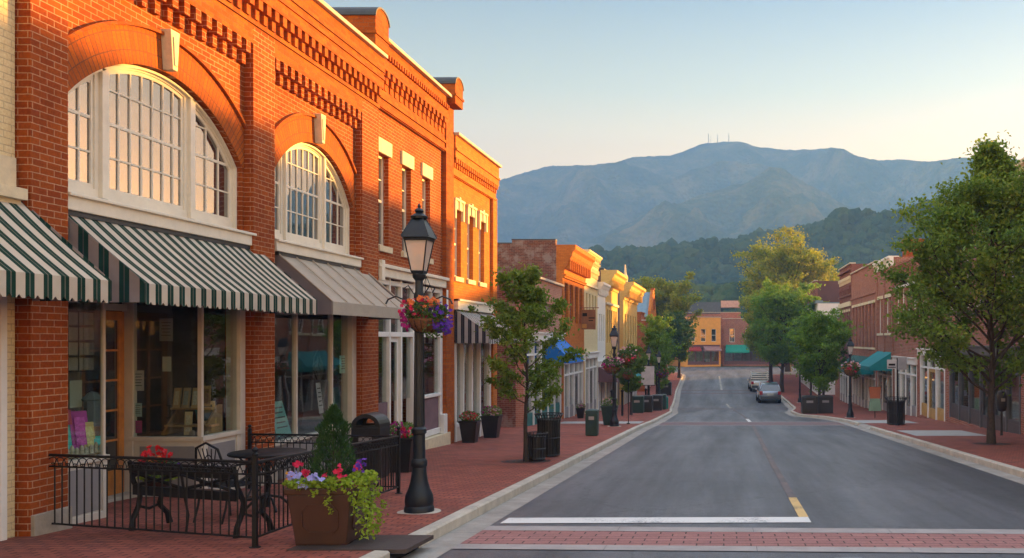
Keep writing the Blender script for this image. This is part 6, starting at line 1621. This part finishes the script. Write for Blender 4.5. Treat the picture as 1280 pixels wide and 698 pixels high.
# ================================================================== AIR, SKY, SUN, CAMERA
k = N('haze_air'); v = k.n('VolumePrincipled', {'Color': HC, 'Density': HAZE, 'Anisotropy': HG}); k.t.links.new(v.outputs[0], k.out.inputs[1])
m = MB(); m.box(-1500, 1060, -200, 2620, -7.5, 505); hz = m.build('haze', k.m); hz['kind'] = 'stuff'
AZ, EL = R(SUN_AZ), R(SUN_EL)
w = bpy.data.worlds.new('World'); SC.world = w; w.use_nodes = True; nt = w.node_tree; nt.nodes.clear()
sky = nt.nodes.new('ShaderNodeTexSky'); sky.sky_type = 'NISHITA'; sky.sun_disc = False; sky.sun_elevation = R(SKY_EL); sky.sun_rotation = AZ
sky.air_density = SKYA; sky.dust_density = SKYD; sky.ozone_density = SKYO; sky.altitude = 600
bg = nt.nodes.new('ShaderNodeBackground'); bg.inputs[1].default_value = SKYS; ow = nt.nodes.new('ShaderNodeOutputWorld')
tcw = nt.nodes.new('ShaderNodeTexCoord'); spw = nt.nodes.new('ShaderNodeSeparateXYZ'); nt.links.new(tcw.outputs[0], spw.inputs[0])
rpw = nt.nodes.new('ShaderNodeValToRGB'); nt.links.new(spw.outputs[2], rpw.inputs[0]); els = rpw.color_ramp.elements
while len(els) < len(SKYR): els.new(.5)
for el_, (p_, c_) in zip(els, SKYR): el_.position = p_; el_.color = c_ + (1,)
mxw = nt.nodes.new('ShaderNodeMix'); mxw.data_type = 'RGBA'; mxw.blend_type = 'MULTIPLY'; mxw.inputs[0].default_value = 1
nt.links.new(sky.outputs[0], mxw.inputs[6]); nt.links.new(rpw.outputs[0], mxw.inputs[7]); nt.links.new(mxw.outputs[2], bg.inputs[0]); nt.links.new(bg.outputs[0], ow.inputs[0])
ld = bpy.data.lights.new('sun', 'SUN'); ld.energy = SUNS; ld.color = SUNC; ld.angle = R(1.2)
lo = bpy.data.objects.new('sun', ld); COL.objects.link(lo)
sd_ = Vector((math.sin(AZ) * math.cos(EL), math.cos(AZ) * math.cos(EL), math.sin(EL)))
lo.rotation_euler = (-sd_).to_track_quat('-Z', 'Y').to_euler(); lo.location = (30, 30, 30)
cd = bpy.data.cameras.new('camera'); co = bpy.data.objects.new('camera', cd); COL.objects.link(co); SC.camera = co
co.location = (0, 0, EYE); co.rotation_euler = (R(90), 0, 0)
cd.sensor_width = 36; cd.lens = 36 * 1150 / 1280; cd.shift_x = (640 - 905) / 1280; cd.shift_y = (425 - 349) / 1280; cd.clip_start = .1; cd.clip_end = 12000
vs_ = SC.view_settings; vs_.view_transform = 'Standard'; vs_.look = 'None'; vs_.exposure = EXPO; vs_.gamma = 1
SC.render.engine = 'CYCLES'; cy = SC.cycles; cy.use_denoising = True; cy.max_bounces = 7; cy.diffuse_bounces = 3; cy.glossy_bounces = 3; cy.transmission_bounces = 4; cy.volume_bounces = 1; cy.transparent_max_bounces = 12
cy.sample_clamp_indirect = 6; cy.use_adaptive_sampling = True; cy.adaptive_threshold = .015
try: cy.denoiser = 'OPENIMAGEDENOISE'
except Exception: pass
